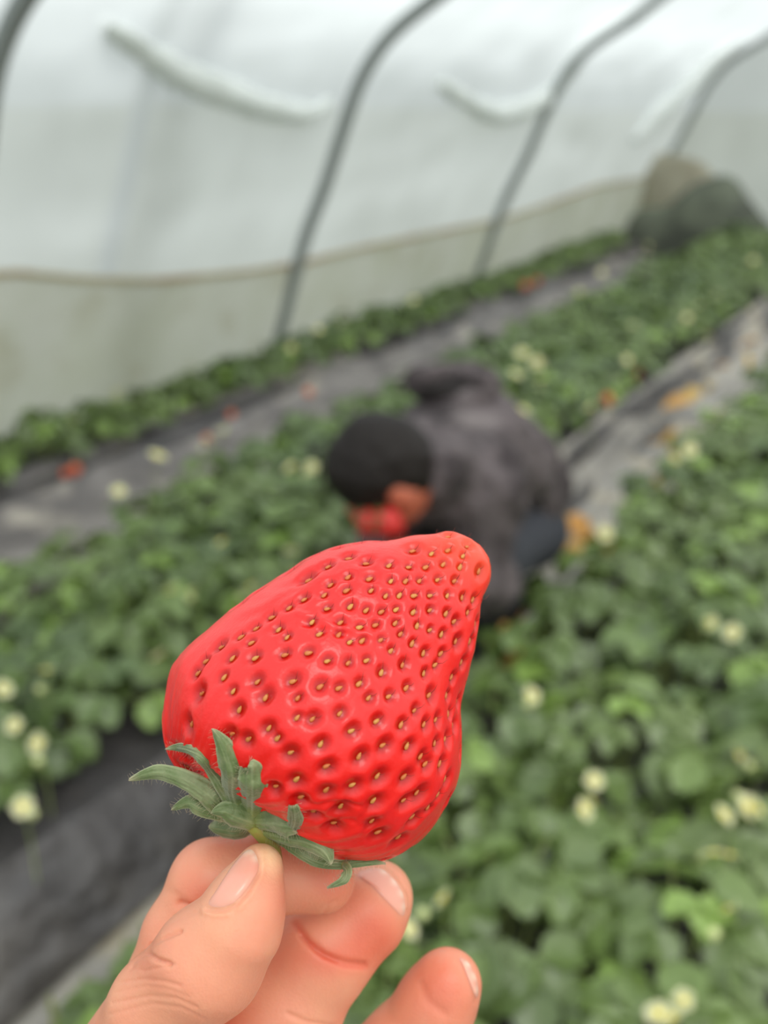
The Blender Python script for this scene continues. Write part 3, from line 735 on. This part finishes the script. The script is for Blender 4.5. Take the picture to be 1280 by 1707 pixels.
# the calyx end turns a little towards the eye, the tip away
frac = (TT - tmin) / (tmax - tmin)
dz = dz - 28 * (1 - frac) + 10 * frac
XX = B0[0] + TT * ax2[0] + sx * pe2[0]; YY = B0[1] + TT * ax2[1] + sx * pe2[1]
dd_ = (DB + dz * ppm)[..., None]
Bv = CAM + dd_ * (FW + ((XX - 640) / FPX)[..., None] * RT + ((853.5 - YY) / FPX)[..., None] * UP)
Bv = Bv.reshape(-1, 3)
BF = []
for i in range(NR - 1):
    a = i * NS + np.arange(NS); b = i * NS + (np.arange(NS) + 1) % NS; BF.append(np.stack([a, b, b + NS, a + NS], 1))
BF = np.concatenate(BF)
c_in = Bv.mean(0)
Nn = normals(Bv, BF)
if (Nn * (Bv - c_in)).sum() < 0: BF = BF[:, ::-1]; Nn = -Nn
bvh = BVHTree.FromPolygons([tuple(v) for v in Bv], BF.tolist())
def hit(bv, x, y):
    d = Vector(C3(x, y, 1) - CAM).normalized(); r = bv.ray_cast(Vector(CAM), d); return r
crop = [(1095,57),(1165,92),(1040,118),(1097,105),(1150,128),(975,108),(898,160),(965,165),(1022,165),(1083,155),(1140,168),(1203,185),(832,205),(905,212),(955,212),(1003,210),(1065,208),(1122,215),(755,245),(838,245),(888,262),(935,260),(985,262),(1040,262),(1098,263),(1145,272),(680,262),(690,305),(768,298),(822,310),(875,315),(925,308),(983,318),(1040,312),(1093,325),(1162,322),(640,350),(735,352),(800,368),(855,360),(922,355),(995,365),(1038,380),(1078,395),(1122,352),(665,392),(730,392),(768,418),(810,412),(872,412),(908,448),(940,392),(978,425),(1018,458),(1078,460),(1128,420),(525,372),(555,400),(435,420),(448,470),(548,460),(628,455),(692,482),(763,487),(827,478),(880,518),(950,495),(1020,525),(1058,498),(1115,540),(1145,490),(342,535),(372,582),(453,548),(478,600),(575,548),(592,605),(668,567),(732,572),(803,555),(836,605),(905,600),(963,572),(1040,597),(1100,600),(388,645),(257,590),(225,697),(488,710),(418,750),(520,745),(590,672),(642,677),(735,658),(775,718),(862,685),(942,697),(986,648),(1018,695),(1062,680),(1110,660),(565,797),(670,762),(803,806),(690,840),(885,768),(965,770),(1010,805),(1060,760),(1100,745),(585,888),(512,915),(688,922),(780,908),(870,877),(958,877),(1025,830),(1075,830),(738,988),(855,965),(955,957),(1030,975),(845,1033),(710,1052),(865,1070),(985,1015),(220,800),(215,845),(365,730),(1060,930),(935,1085),
        (760,200),(610,270),(560,300),(500,330),(700,225),(820,150),(620,200),(690,160),(760,130),(450,370),(400,400),(330,430),(370,470),(280,480),(250,520),(640,1010),(600,950),(1000,930),(1180,280),(1190,360),(1170,420),(1160,560),(1135,620),(1125,700),(1090,880)]
seedp = []; seedn = []
for (cx_, cy_) in crop:
    r = hit(bvh, cx_ / 2 + 200, cy_ / 2 + 860)
    if r[0] is not None: seedp.append(np.array(r[0])); seedn.append(Nn[BF[r[2]][0]])
nfront = len(seedp)
cand = rng.permutation(len(Bv))[:9000]; sp_ = list(seedp)
fr = frac.reshape(-1)
toC = (CAM - Bv); toC /= np.linalg.norm(toC, axis=1)[:, None]; facing = (toC * Nn).sum(1)
for ci in cand:
    if facing[ci] > 0.12: continue
    md = 0.0047 - 0.0015 * fr[ci]; P = Bv[ci]
    if fr[ci] < 0.05: continue
    if min(((np.array(sp_) - P) ** 2).sum(1)) > md * md: sp_.append(P); seedp.append(P); seedn.append(Nn[ci])
seedp = np.array(seedp); seedn = np.array(seedn)
# pits
from mathutils.kdtree import KDTree
kd = KDTree(len(seedp))
for i, p in enumerate(seedp): kd.insert(Vector(p), i)
kd.balance()
axw = RT * ax2[0] - UP * ax2[1]
dirw = axw + 0.35 * RT; dirw /= np.linalg.norm(dirw)
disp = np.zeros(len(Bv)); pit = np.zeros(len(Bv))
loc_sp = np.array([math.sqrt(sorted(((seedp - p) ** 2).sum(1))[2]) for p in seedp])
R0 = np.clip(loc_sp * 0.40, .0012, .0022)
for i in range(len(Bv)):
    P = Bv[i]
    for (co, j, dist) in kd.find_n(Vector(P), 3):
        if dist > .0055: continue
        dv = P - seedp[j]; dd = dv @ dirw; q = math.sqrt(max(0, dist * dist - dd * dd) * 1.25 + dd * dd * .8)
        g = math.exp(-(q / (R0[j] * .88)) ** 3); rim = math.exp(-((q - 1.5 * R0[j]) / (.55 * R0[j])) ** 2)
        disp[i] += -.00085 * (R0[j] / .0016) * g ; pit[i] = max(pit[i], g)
for i in range(len(Bv)):
    P = Bv[i]; v = Vector(P)
    disp[i] += .0006 * mnoise.noise(v * 90) + .00012 * mnoise.noise(v * 260)
    fb = fr[i]
    if facing[i] > -.2:                         # fine streaks on the upper flank
        qx, qy = XX.reshape(-1)[i], YY.reshape(-1)[i]; m_ = math.exp(-((qx - 470) / 130) ** 2 - ((qy - 990) / 70) ** 2)
        disp[i] += .00035 * m_ * mnoise.noise(Vector((qx * .018 - qy * .012, qy * .07 + qx * .03, 3)))
    if fb < .38:                                # radial wrinkles running to the calyx
        a = AA.reshape(-1)[i]; k = (1 - fb / .38) ** 1.2
        disp[i] += .00085 * k * mnoise.noise(Vector((math.cos(a) * 9, math.sin(a) * 9, fb * 3 + 4))) + .00042 * k * mnoise.noise(Vector((math.cos(a) * 20, math.sin(a) * 20, fb * 4)))
def seg_dist(P2, A, B):
    ab = B - A; t = np.clip(((P2 - A) @ ab) / (ab @ ab), 0, 1); return np.linalg.norm(P2 - A - t[:, None] * ab, axis=1)
pxs = np.stack([XX.reshape(-1), YY.reshape(-1)], 1)
front = facing > 0.05
def groove(pts, wpx, depth, arr, mask, px_, soft=True):
    d = np.full(len(px_), 1e9)
    for a, b in zip(pts, pts[1:]): d = np.minimum(d, seg_dist(px_, np.array(a, float), np.array(b, float)))
    g = np.exp(-(d / wpx) ** 2) * mask; arr += -depth * g; return g
groove([(495, 1022), (530, 1032), (560, 1045), (600, 1052), (625, 1060), (650, 1090)], 6, -.0004, disp, front, pxs)
groove([(505, 1040), (540, 1050), (590, 1058)], 6, .0003, disp, front, pxs)
groove([(500, 1338), (530, 1345), (560, 1340), (600, 1348)], 5, .0004, disp, front, pxs)
groove([(505, 1360), (540, 1372), (590, 1375)], 5, .0004, disp, front, pxs)
Bv2 = Bv + Nn * disp[:, None]
ea = np.clip((fr - .80) / .2, 0, 1) ** 1.5 * .55
root = empty('strawberry', C3(432, 1366, DB)); RO = np.array(root.location)
tag(root, 'large red strawberry with green calyx held up between finger and thumb in the foreground', 'strawberry')
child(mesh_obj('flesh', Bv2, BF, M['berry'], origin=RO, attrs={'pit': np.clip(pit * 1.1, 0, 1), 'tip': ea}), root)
# seeds
bm = bmesh.new(); bmesh.ops.create_icosphere(bm, subdivisions=2, radius=1)
for v in bm.verts:
    v.co.x *= .52 * (1 - .35 * v.co.y); v.co.z *= .42; v.co.y *= .98
SEED = bpy.data.meshes.new('seed'); bm.to_mesh(SEED); bm.free(); SEED.materials.append(M['seed']); SEED.polygons.foreach_set('use_smooth', [True] * len(SEED.polygons))
sv = np.array([v.co for v in SEED.vertices]); sf = [list(p.vertices) for p in SEED.polygons]
order = sorted(range(len(seedp)), key=lambda i: (0 if i < nfront else 1, np.linalg.norm(seedp[i] - CAM) - .02 * facing.mean()))
order = sorted(range(nfront), key=lambda i: -((CAM - seedp[i]) / np.linalg.norm(CAM - seedp[i]) @ seedn[i])) + list(range(nfront, len(seedp)))
restV = []; restF = []; hairs = []
skd = KDTree(len(Bv))
for i in range(len(Bv)): skd.insert(Vector(Bv[i]), i)
skd.balance()
for r_, i in enumerate(order):
    n = seedn[i]; y = dirw - n * (dirw @ n); y /= np.linalg.norm(y)
    y = y * math.cos(.5 * (random.random() - .5)) + np.cross(n, y) * math.sin(.9 * (random.random() - .5)); y /= np.linalg.norm(y)
    x = np.cross(y, n); s = .00070 * random.uniform(.88, 1.12)
    c = seedp[i] + n * (disp[skd.find(Vector(seedp[i]))[1]] + .00016)
    Rm = np.stack([x, y, n], 1)
    if r_ < 100:
        o = bpy.data.objects.new('seed', SEED); COL.objects.link(o); o.parent = root
        m4 = Matrix.Identity(4)
        for a in range(3):
            for b in range(3): m4[a][b] = Rm[a][b] * s
            m4[a][3] = c[a] - RO[a]
        o.matrix_local = m4
    else:
        b0 = len(restV); restV += [tuple(q) for q in (sv * s) @ Rm.T + c]; restF += [[k + b0 for k in f] for f in sf]
    if random.random() < .85:
        L = random.uniform(.0009, .0022); side_ = np.cross(n, y) * random.uniform(-.6, .6)
        d1 = n * .75 + y * .45 + side_; d1 /= np.linalg.norm(d1); p0 = c + y * s * .6 + n * .0002
        hairs.append(tube([p0, p0 + d1 * L * .5, p0 + d1 * L * .9 + UP * L * .25], [.000045, .00004, .00002], 4))
o = child(mesh_obj('seeds', restV, restF, M['seed'], origin=RO), root); tag(o, kind='stuff')
hv, hf = join(hairs); o = child(mesh_obj('fine_hairs', hv, hf, M['hair'], origin=RO), root); tag(o, kind='stuff')

# calyx
bvh2 = BVHTree.FromPolygons([tuple(v) for v in Bv2], BF.tolist())
calyx = mesh_obj('calyx', *surface_nets(ell(C3(418, 1360, .1735), (.0036, .0022, .0030), [RT * .85 - UP * .5, UP * .85 + RT * .5, FW]), C3(418, 1360, .1735) - .006, C3(418, 1360, .1735) + .006, .0005), M['sepal'], origin=C3(418, 1360, .1735))
calyx.data.attributes.new('core', 'FLOAT', 'POINT').data.foreach_set('value', [1.0] * len(calyx.data.vertices))
child(calyx, root)
fuzz = []
def sepal(px_, wpx, dep, lift=.0012, cup=.25, dark=0.0, roll=0.0):
    """centre line in view pixels + depth (m), widths px, all turned into metres"""
    P = catmull([(x, y, d) for (x, y), d in zip(px_, dep)], 8); n = len(P)
    Wd = np.interp(np.linspace(0, 1, n), np.linspace(0, 1, len(wpx)), wpx)
    W3 = []
    for i, (x, y, d) in enumerate(P):
        r = hit(bvh2, x, y); d2 = d
        if lift is not None and r[0] is not None:
            dh = (np.array(r[0]) - CAM) @ FW
            d2 = min(d, dh - lift)
        W3.append([x, y, d2])
    W3 = np.array(W3)
    ker = np.array([1, 2, 3, 2, 1]) / 9; dz_ = np.pad(W3[:, 2], 2, mode='edge'); W3[:, 2] = np.convolve(dz_, ker, 'valid')
    C = np.array([C3(*q) for q in W3]); T = np.gradient(C, axis=0); T /= np.linalg.norm(T, axis=1)[:, None]
    V = []; F = []; tip = []; edge = []; core = []; K = 17
    for sgn in (1, -1):
        for i in range(n):
            s = np.cross(T[i], -FW); s /= np.linalg.norm(s); nn = np.cross(s, T[i]); nn = nn if nn @ FW < 0 else -nn
            q = roll * i / n; s, nn = s * math.cos(q) + nn * math.sin(q), nn * math.cos(q) - s * math.sin(q)
            hwm = 1.4 * Wd[i] / 2 * W3[i][2] / FPX
            for j in range(K):
                a = -1 + 2 * j / (K - 1)
                bmp = .00010 * math.sin(a * 16) + .0002 * mnoise.noise(Vector((i * .25, a * 3, Wd[0]))) + .00008 * mnoise.noise(Vector((i * .2, a * 14, Wd[0])))
                V.append(C[i] + s * hwm * a * (1 + .06 * mnoise.noise(Vector((i * .5, a, 2)))) - nn * cup * hwm * (a * a) * 1.0 + nn * (bmp + (.00013 if sgn > 0 else -.00013) * (1 - .7 * a * a)) + nn * .00025 * (1 - abs(a)))
                f_ = i / (n - 1); tip.append(max(0, (f_ - .9) / .1) * .9); edge.append(max(0, abs(a) - .80) / .20 * .8 + (0.3 if abs(a) < .07 else 0) + max(0, .45 * mnoise.noise(Vector((i * .12, a * 11, Wd[0] * 3))))); core.append(max(0, 1 - f_ * 4) * .8)
                if sgn > 0 and (j == 0 or j == K - 1) and random.random() < .8:
                    p0 = V[-1]; dv = s * a + T[i] * random.uniform(-.2, .8) + nn * random.uniform(-.3, .6); dv /= np.linalg.norm(dv)
                    L = random.uniform(.0005, .0011); fuzz.append(tube([p0, p0 + dv * L], [.00003, .000015], 3))
    o1 = n * K
    for i in range(n - 1):
        for j in range(K - 1):
            F.append([i * K + j, i * K + j + 1, (i + 1) * K + j + 1, (i + 1) * K + j]); F.append([o1 + (i + 1) * K + j, o1 + (i + 1) * K + j + 1, o1 + i * K + j + 1, o1 + i * K + j])
        F.append([i * K, (i + 1) * K, o1 + (i + 1) * K, o1 + i * K]); F.append([i * K + K - 1, o1 + i * K + K - 1, o1 + (i + 1) * K + K - 1, (i + 1) * K + K - 1])
    o = mesh_obj('sepal', V, F, M['sepal'], attrs={'tipdry': tip, 'edge': edge, 'core': core})
    o.parent = calyx; o.location = -(Vector(calyx.location) + root.location)
c0 = (416, 1364)
sepal([c0, (397, 1384), (364, 1381), (349, 1377)], [18, 26, 24, 6], [.1755, .178, .180, .181], None, .5)
sepal([c0, (341, 1349), (315, 1338), (287, 1349)], [24, 22, 18, 3], [.1735, .1715, .1715, .173], .001)
sepal([c0, (364, 1339), (345, 1322), (308, 1301), (262, 1288), (216, 1300)], [30, 32, 30, 24, 19, 4], [.1725, .170, .169, .169, .171, .173], .0012)
sepal([c0, (384, 1331), (356, 1289), (331, 1259), (302, 1247), (277, 1248)], [26, 22, 17, 16, 12, 2], [.1715, .169, .168, .168, .170, .172], .0010)
sepal([c0, (390, 1331), (387, 1284), (372, 1243), (354, 1215)], [24, 28, 36, 22, 2], [.171, .1685, .1665, .166, .1655], .0011, cup=.45)
sepal([(484, 1388), (492, 1368), (488, 1342)], [14, 21, 10], [.172, .1705, .1700], .0008)
sepal([(420, 1362), (421, 1330), (421, 1300), (419, 1280), (414, 1276)], [30, 38, 38, 26, 5], [.1705, .1675, .1655, .1640, .1625], .0012, cup=.4)
sepal([(450, 1392), (480, 1408), (521, 1433), (561, 1442), (612, 1438), (642, 1439)], [10, 14, 16, 12, 9, 2], [.174, .172, .1715, .172, .173, .174], .0007)
sepal([(572, 1440), (578, 1452), (572, 1468), (545, 1480)], [12, 13, 11, 2], [.1715, .169, .168, .1675], .0007)
sepal([(440, 1388), (475, 1396), (510, 1403), (540, 1418), (552, 1440)], [14, 24, 27, 24, 4], [.172, .1695, .1675, .1665, .1665], .001, cup=.5)
sepal([(426, 1370), (452, 1371), (474, 1375), (492, 1380)], [22, 36, 38, 12], [.1705, .1675, .1655, .1650], .0012, cup=.45)
sepal([(425, 1372), (396, 1362), (372, 1352), (352, 1355)], [30, 34, 22, 2], [.1705, .1685, .1680, .1685], .0012, cup=.5)
fv, ff = join(fuzz); o = mesh_obj('sepal_fuzz', fv, ff, M['pale_hair']); o.parent = calyx; o.location = -(Vector(calyx.location) + root.location); tag(o, kind='stuff')
SP = catmull([C3(416, 1362, .1725), C3(432, 1382, .1730), C3(447, 1402, .1745), C3(458, 1425, .1765), C3(462, 1470, .1785)], 6)
child(mesh_obj('stem', *tube(SP, np.linspace(.0019, .0011, len(SP)), 12), M['stem'], origin=RO), root)

# ------------------------------------------------------------------ the hand that holds it
def hpnt(x, y, d): return ((x - 640) / FPX * d, (853.5 - y) / FPX * d, d)
def chain(pts, k=.0025):
    fs = []
    for (a, b) in zip(pts, pts[1:]):
        fs.append(cone(hpnt(*a[:3]), hpnt(*b[:3]), a[3] * a[2] / FPX, b[3] * b[2] / FPX))
    return union(fs, k)
thumb = chain([(433, 1447, .1690, 40), (412, 1502, .1672, 60), (395, 1545, .1668, 72), (350, 1600, .1685, 90), (270, 1680, .1745, 86), (218, 1790, .186, 108)])
index = chain([(537, 1466, .1885, 55), (440, 1459, .1880, 58), (352, 1470, .1865, 63), (305, 1560, .1865, 62), (280, 1640, .187, 66), (245, 1790, .192, 100)], .004)
middle = chain([(630, 1494, .2035, 58), (606, 1522, .2005, 70), (540, 1580, .1985, 84), (474, 1680, .1985, 92), (420, 1830, .200, 104)], .003)
ring = chain([(746, 1640, .2000, 57), (728, 1672, .2010, 62), (672, 1745, .2040, 66), (560, 1860, .2060, 85)], .003)
pinky = chain([(800, 1800, .2080, 46), (745, 1850, .2100, 52), (620, 1930, .2130, 68)], .003)
palm = union([cone(hpnt(300, 1900, .200), hpnt(560, 1940, .212), .0145, .0135), cone(hpnt(330, 1930, .200), hpnt(360, 2150, .215), .0165, .0155),
              cone(hpnt(520, 1960, .212), hpnt(440, 2150, .22), .0150, .0145), cone(hpnt(380, 2120, .217), hpnt(330, 2600, .245), .0190, .0215)], .02)
def handf(X, Y, Z):
    d = thumb(X, Y, Z); d = smin(d, index(X, Y, Z), .0014)
    lo_ = smin(smin(middle(X, Y, Z), ring(X, Y, Z), .002), pinky(X, Y, Z), .002)
    lo_ = smin(lo_, palm(X, Y, Z), .012)
    return smin(smin(d, lo_, .0012), np.maximum(palm(X, Y, Z), 0 * X + (Y + .105)), .010)
a_ = hpnt(100, 2500, .21); lo3 = (-.082, -.235, .150); hi3 = (.040, -.050, .270)
def two(lo, hi, h): return surface_nets(handf, lo, hi, h)
HV, HF = surface_nets(handf, lo3, hi3, .00062)
# relax a little
def relax(V, F, it):
    for _ in range(it):
        acc = np.zeros_like(V); cn = np.zeros(len(V))
        for a, b in ((0, 1), (1, 2), (2, 3), (3, 0)):
            np.add.at(acc, F[:, a], V[F[:, b]]); np.add.at(cn, F[:, a], 1); np.add.at(acc, F[:, b], V[F[:, a]]); np.add.at(cn, F[:, b], 1)
        V = V * .4 + .6 * acc / cn[:, None]
    return V
HV = relax(HV, HF, 3)
def subdivide(V, F):
    E = np.concatenate([np.stack([F[:, i], F[:, (i + 1) % 4]], 1) for i in range(4)]); Es = np.sort(E, 1)
    key = Es[:, 0] * len(V) + Es[:, 1]; uq, inv = np.unique(key, return_inverse=True); a, b = uq // len(V), uq % len(V)
    mid = (V[a] + V[b]) / 2; fc = V[F].mean(1); n0 = len(V); n1 = n0 + len(mid); m = len(F); e = [n0 + inv[i * m:(i + 1) * m] for i in range(4)]; c = n1 + np.arange(m)
    return np.concatenate([V, mid, fc]), np.concatenate([np.stack([F[:, i], e[i], c, e[(i + 3) % 4]], 1) for i in range(4)])
HV, HF = subdivide(HV, HF); HV = relax(HV, HF, 2)
HN = normals(HV, HF)
wc = HV.copy()
hpx = np.stack([640 + FPX * HV[:, 0] / HV[:, 2], 853.5 - FPX * HV[:, 1] / HV[:, 2]], 1); dep = HV[:, 2]
fm = np.clip(-(HN[:, 2]) * 1.5, 0, 1)
hd = np.zeros(len(HV)); red = np.zeros(len(HV)); pale = np.zeros(len(HV))
is_th = thumb(HV[:, 0], HV[:, 1], HV[:, 2]) < .0012
is_mid = (middle(HV[:, 0], HV[:, 1], HV[:, 2]) < .001) & (dep > .18)
is_idx = (index(HV[:, 0], HV[:, 1], HV[:, 2]) < .001) & ~is_th
is_ring = ring(HV[:, 0], HV[:, 1], HV[:, 2]) < .001
# knuckle wrinkles of the thumb
groove([(218, 1612), (225, 1600), (245, 1588), (262, 1600), (282, 1606)], 3.8, .0008, hd, fm * is_th, hpx)
groove([(245, 1590), (252, 1575), (275, 1562), (300, 1552)], 3.8, .0007, hd, fm * is_th, hpx)
groove([(218, 1612), (240, 1618), (290, 1608)], 3.0, .0002, hd, fm * is_th, hpx)
for k, yy in enumerate((1632, 1646, 1660, 1676)):
    groove([(195 - k * 4, yy + 6 + k * 3), (240 + k * 5, yy - 3 * (k % 2)), (275 + k * 9, yy + 4), (300 + k * 14, yy + 12 + 4 * k)], 3.2, (.00022, .00010, .00017, .00012)[k], hd, fm, hpx)
groove([(262, 1545), (300, 1530), (330, 1520)], 4, .00014, hd, fm * is_th, hpx)
# nail folds
groove([(345, 1516), (372, 1519), (394, 1508), (414, 1484), (431, 1455), (432, 1432), (424, 1412)], 3.6, .00034, hd, fm * is_th, hpx)
groove([(340, 1520), (356, 1526), (380, 1524)], 5, -.00025, hd, fm * is_th, hpx)
groove([(438, 1438), (437, 1460), (420, 1492), (400, 1514)], 5, -.00020, hd, fm * is_th, hpx)
# creases in the middle finger
g1 = groove([(492, 1540), (512, 1568), (540, 1592), (575, 1606), (606, 1610)], 7, .0006, hd, fm * is_mid, hpx)
g2 = groove([(500, 1560), (525, 1585), (560, 1603)], 4, .0004, hd, fm * is_mid, hpx)
groove([(480, 1690), (510, 1704), (560, 1712)], 5, .0003, hd, fm * is_mid, hpx)
groove([(678, 1512), (676, 1492), (662, 1470), (640, 1448)], 3.0, -.0003, hd, fm * is_mid, hpx)
groove([(683, 1516), (681, 1490), (668, 1466), (648, 1445)], 3.0, .0004, hd, fm * is_mid, hpx)
# index: fold where it bends
groove([(300, 1508), (322, 1514), (342, 1520)], 7, .0010, hd, fm * is_idx, hpx)
groove([(282, 1485), (300, 1500)], 10, .0002, hd, fm * is_idx, hpx)
groove([(535, 1530), (548, 1508), (560, 1502)], 4, .0002, hd, fm * is_idx, hpx)
# ring nail fold
groove([(748, 1588), (772, 1598), (790, 1622), (797, 1655), (793, 1672)], 4, .0003, hd, fm * is_ring, hpx)
groove([(700, 1640), (712, 1668), (740, 1690)], 9, .0003, hd, fm * is_ring, hpx)
HV = HV + HN * hd[:, None]
def blob(cx, cy, rx, ry, m=1.0): return np.exp(-(((hpx[:, 0] - cx) / rx) ** 2 + ((hpx[:, 1] - cy) / ry) ** 2)) * m
red += blob(620, 1560, 60, 60, .85 * is_mid) + blob(545, 1600, 60, 30, .5 * is_mid) + blob(745, 1650, 60, 70, .55 * is_ring) + blob(560, 1480, 50, 45, .55 * is_idx) + blob(330, 1500, 40, 50, .35 * is_idx) + blob(480, 1500, 30, 60, .3 * is_th)
red += g1 * .6 + blob(230, 1600, 40, 30, .12 * is_th)
pale += blob(452, 1425, 22, 30, .8 * is_th) + blob(350, 1560, 45, 60, .15 * is_th)
red = np.clip(red, 0, .8); pale = np.clip(pale, 0, 1)
def to_world(A): return CAM + A[:, :1] * RT + A[:, 1:2] * UP + A[:, 2:3] * FW
HW_ = to_world(HV)
wo = C3(380, 2120, .217)
hand = mesh_obj('hand', HW_, HF, M['skin'], origin=wo, attrs={'red': red, 'pale': pale})
if (normals(HW_, HF) * (HW_ - HW_.mean(0))).sum() < 0: hand.data.flip_normals()
tag(hand, 'bare left hand with curled fingers pinching the large strawberry by its stem, foreground', 'hand')
bvh3 = BVHTree.FromPolygons([tuple(v) for v in HW_], HF.tolist())
def nail(poly, lift=.00035, tip_pts=None, name_label=None):
    """plate laid on the finger surface: poly is a closed outline"""
    P = catmull(poly, 6, True); c = P.mean(0); V = []; F = []; pal = []; K = 9; n = len(P)
    ok = True
    rings = [0.04 + 0.96 * (k / K) for k in range(K + 1)]
    base = None
    for k, r in enumerate(rings):
        for q in P:
            x, y = c + (q - c) * r; h_ = hit(bvh3, x, y)
            if h_[0] is None: h_ = (Vector(V[-1]) if V else Vector(C3(x, y, .17)), Vector(-FW), 0, 0)
            nrm = np.array(h_[1]); nrm = nrm if nrm @ FW < 0 else -nrm
            V.append(np.array(h_[0]) + nrm * (lift * (1 - r ** 6) + .00004) - FW * 0)
            e = 0
            if tip_pts is not None: e = math.exp(-(min(np.linalg.norm(np.array([x, y]) - np.array(t)) for t in tip_pts) / 7) ** 2)
            pal.append(e)
    for k in range(K):
        for i in range(n): F.append([k * n + i, k * n + (i + 1) % n, (k + 1) * n + (i + 1) % n, (k + 1) * n + i])
    F.append(list(range(n))[::-1])
    V = np.array(V); o = mesh_obj('nail', V, F, M['nail'], origin=V.mean(0), attrs={'pale': pal}); child(o, hand)
nail([(348, 1507), (360, 1485), (376, 1460), (392, 1437), (408, 1420), (420, 1417), (429, 1432), (429, 1452), (414, 1478), (393, 1502), (370, 1512)], tip_pts=[(412, 1420), (420, 1420), (427, 1430)])
nail([(596, 1459), (612, 1449), (636, 1449), (658, 1468), (672, 1492), (675, 1520), (668, 1526), (650, 1508), (622, 1480)], tip_pts=[(640, 1452), (658, 1470), (670, 1490), (674, 1512)])
nail([(766, 1598), (780, 1604), (792, 1626), (797, 1652), (794, 1664), (786, 1648), (776, 1622)], tip_pts=[(780, 1606), (792, 1628), (797, 1650)])
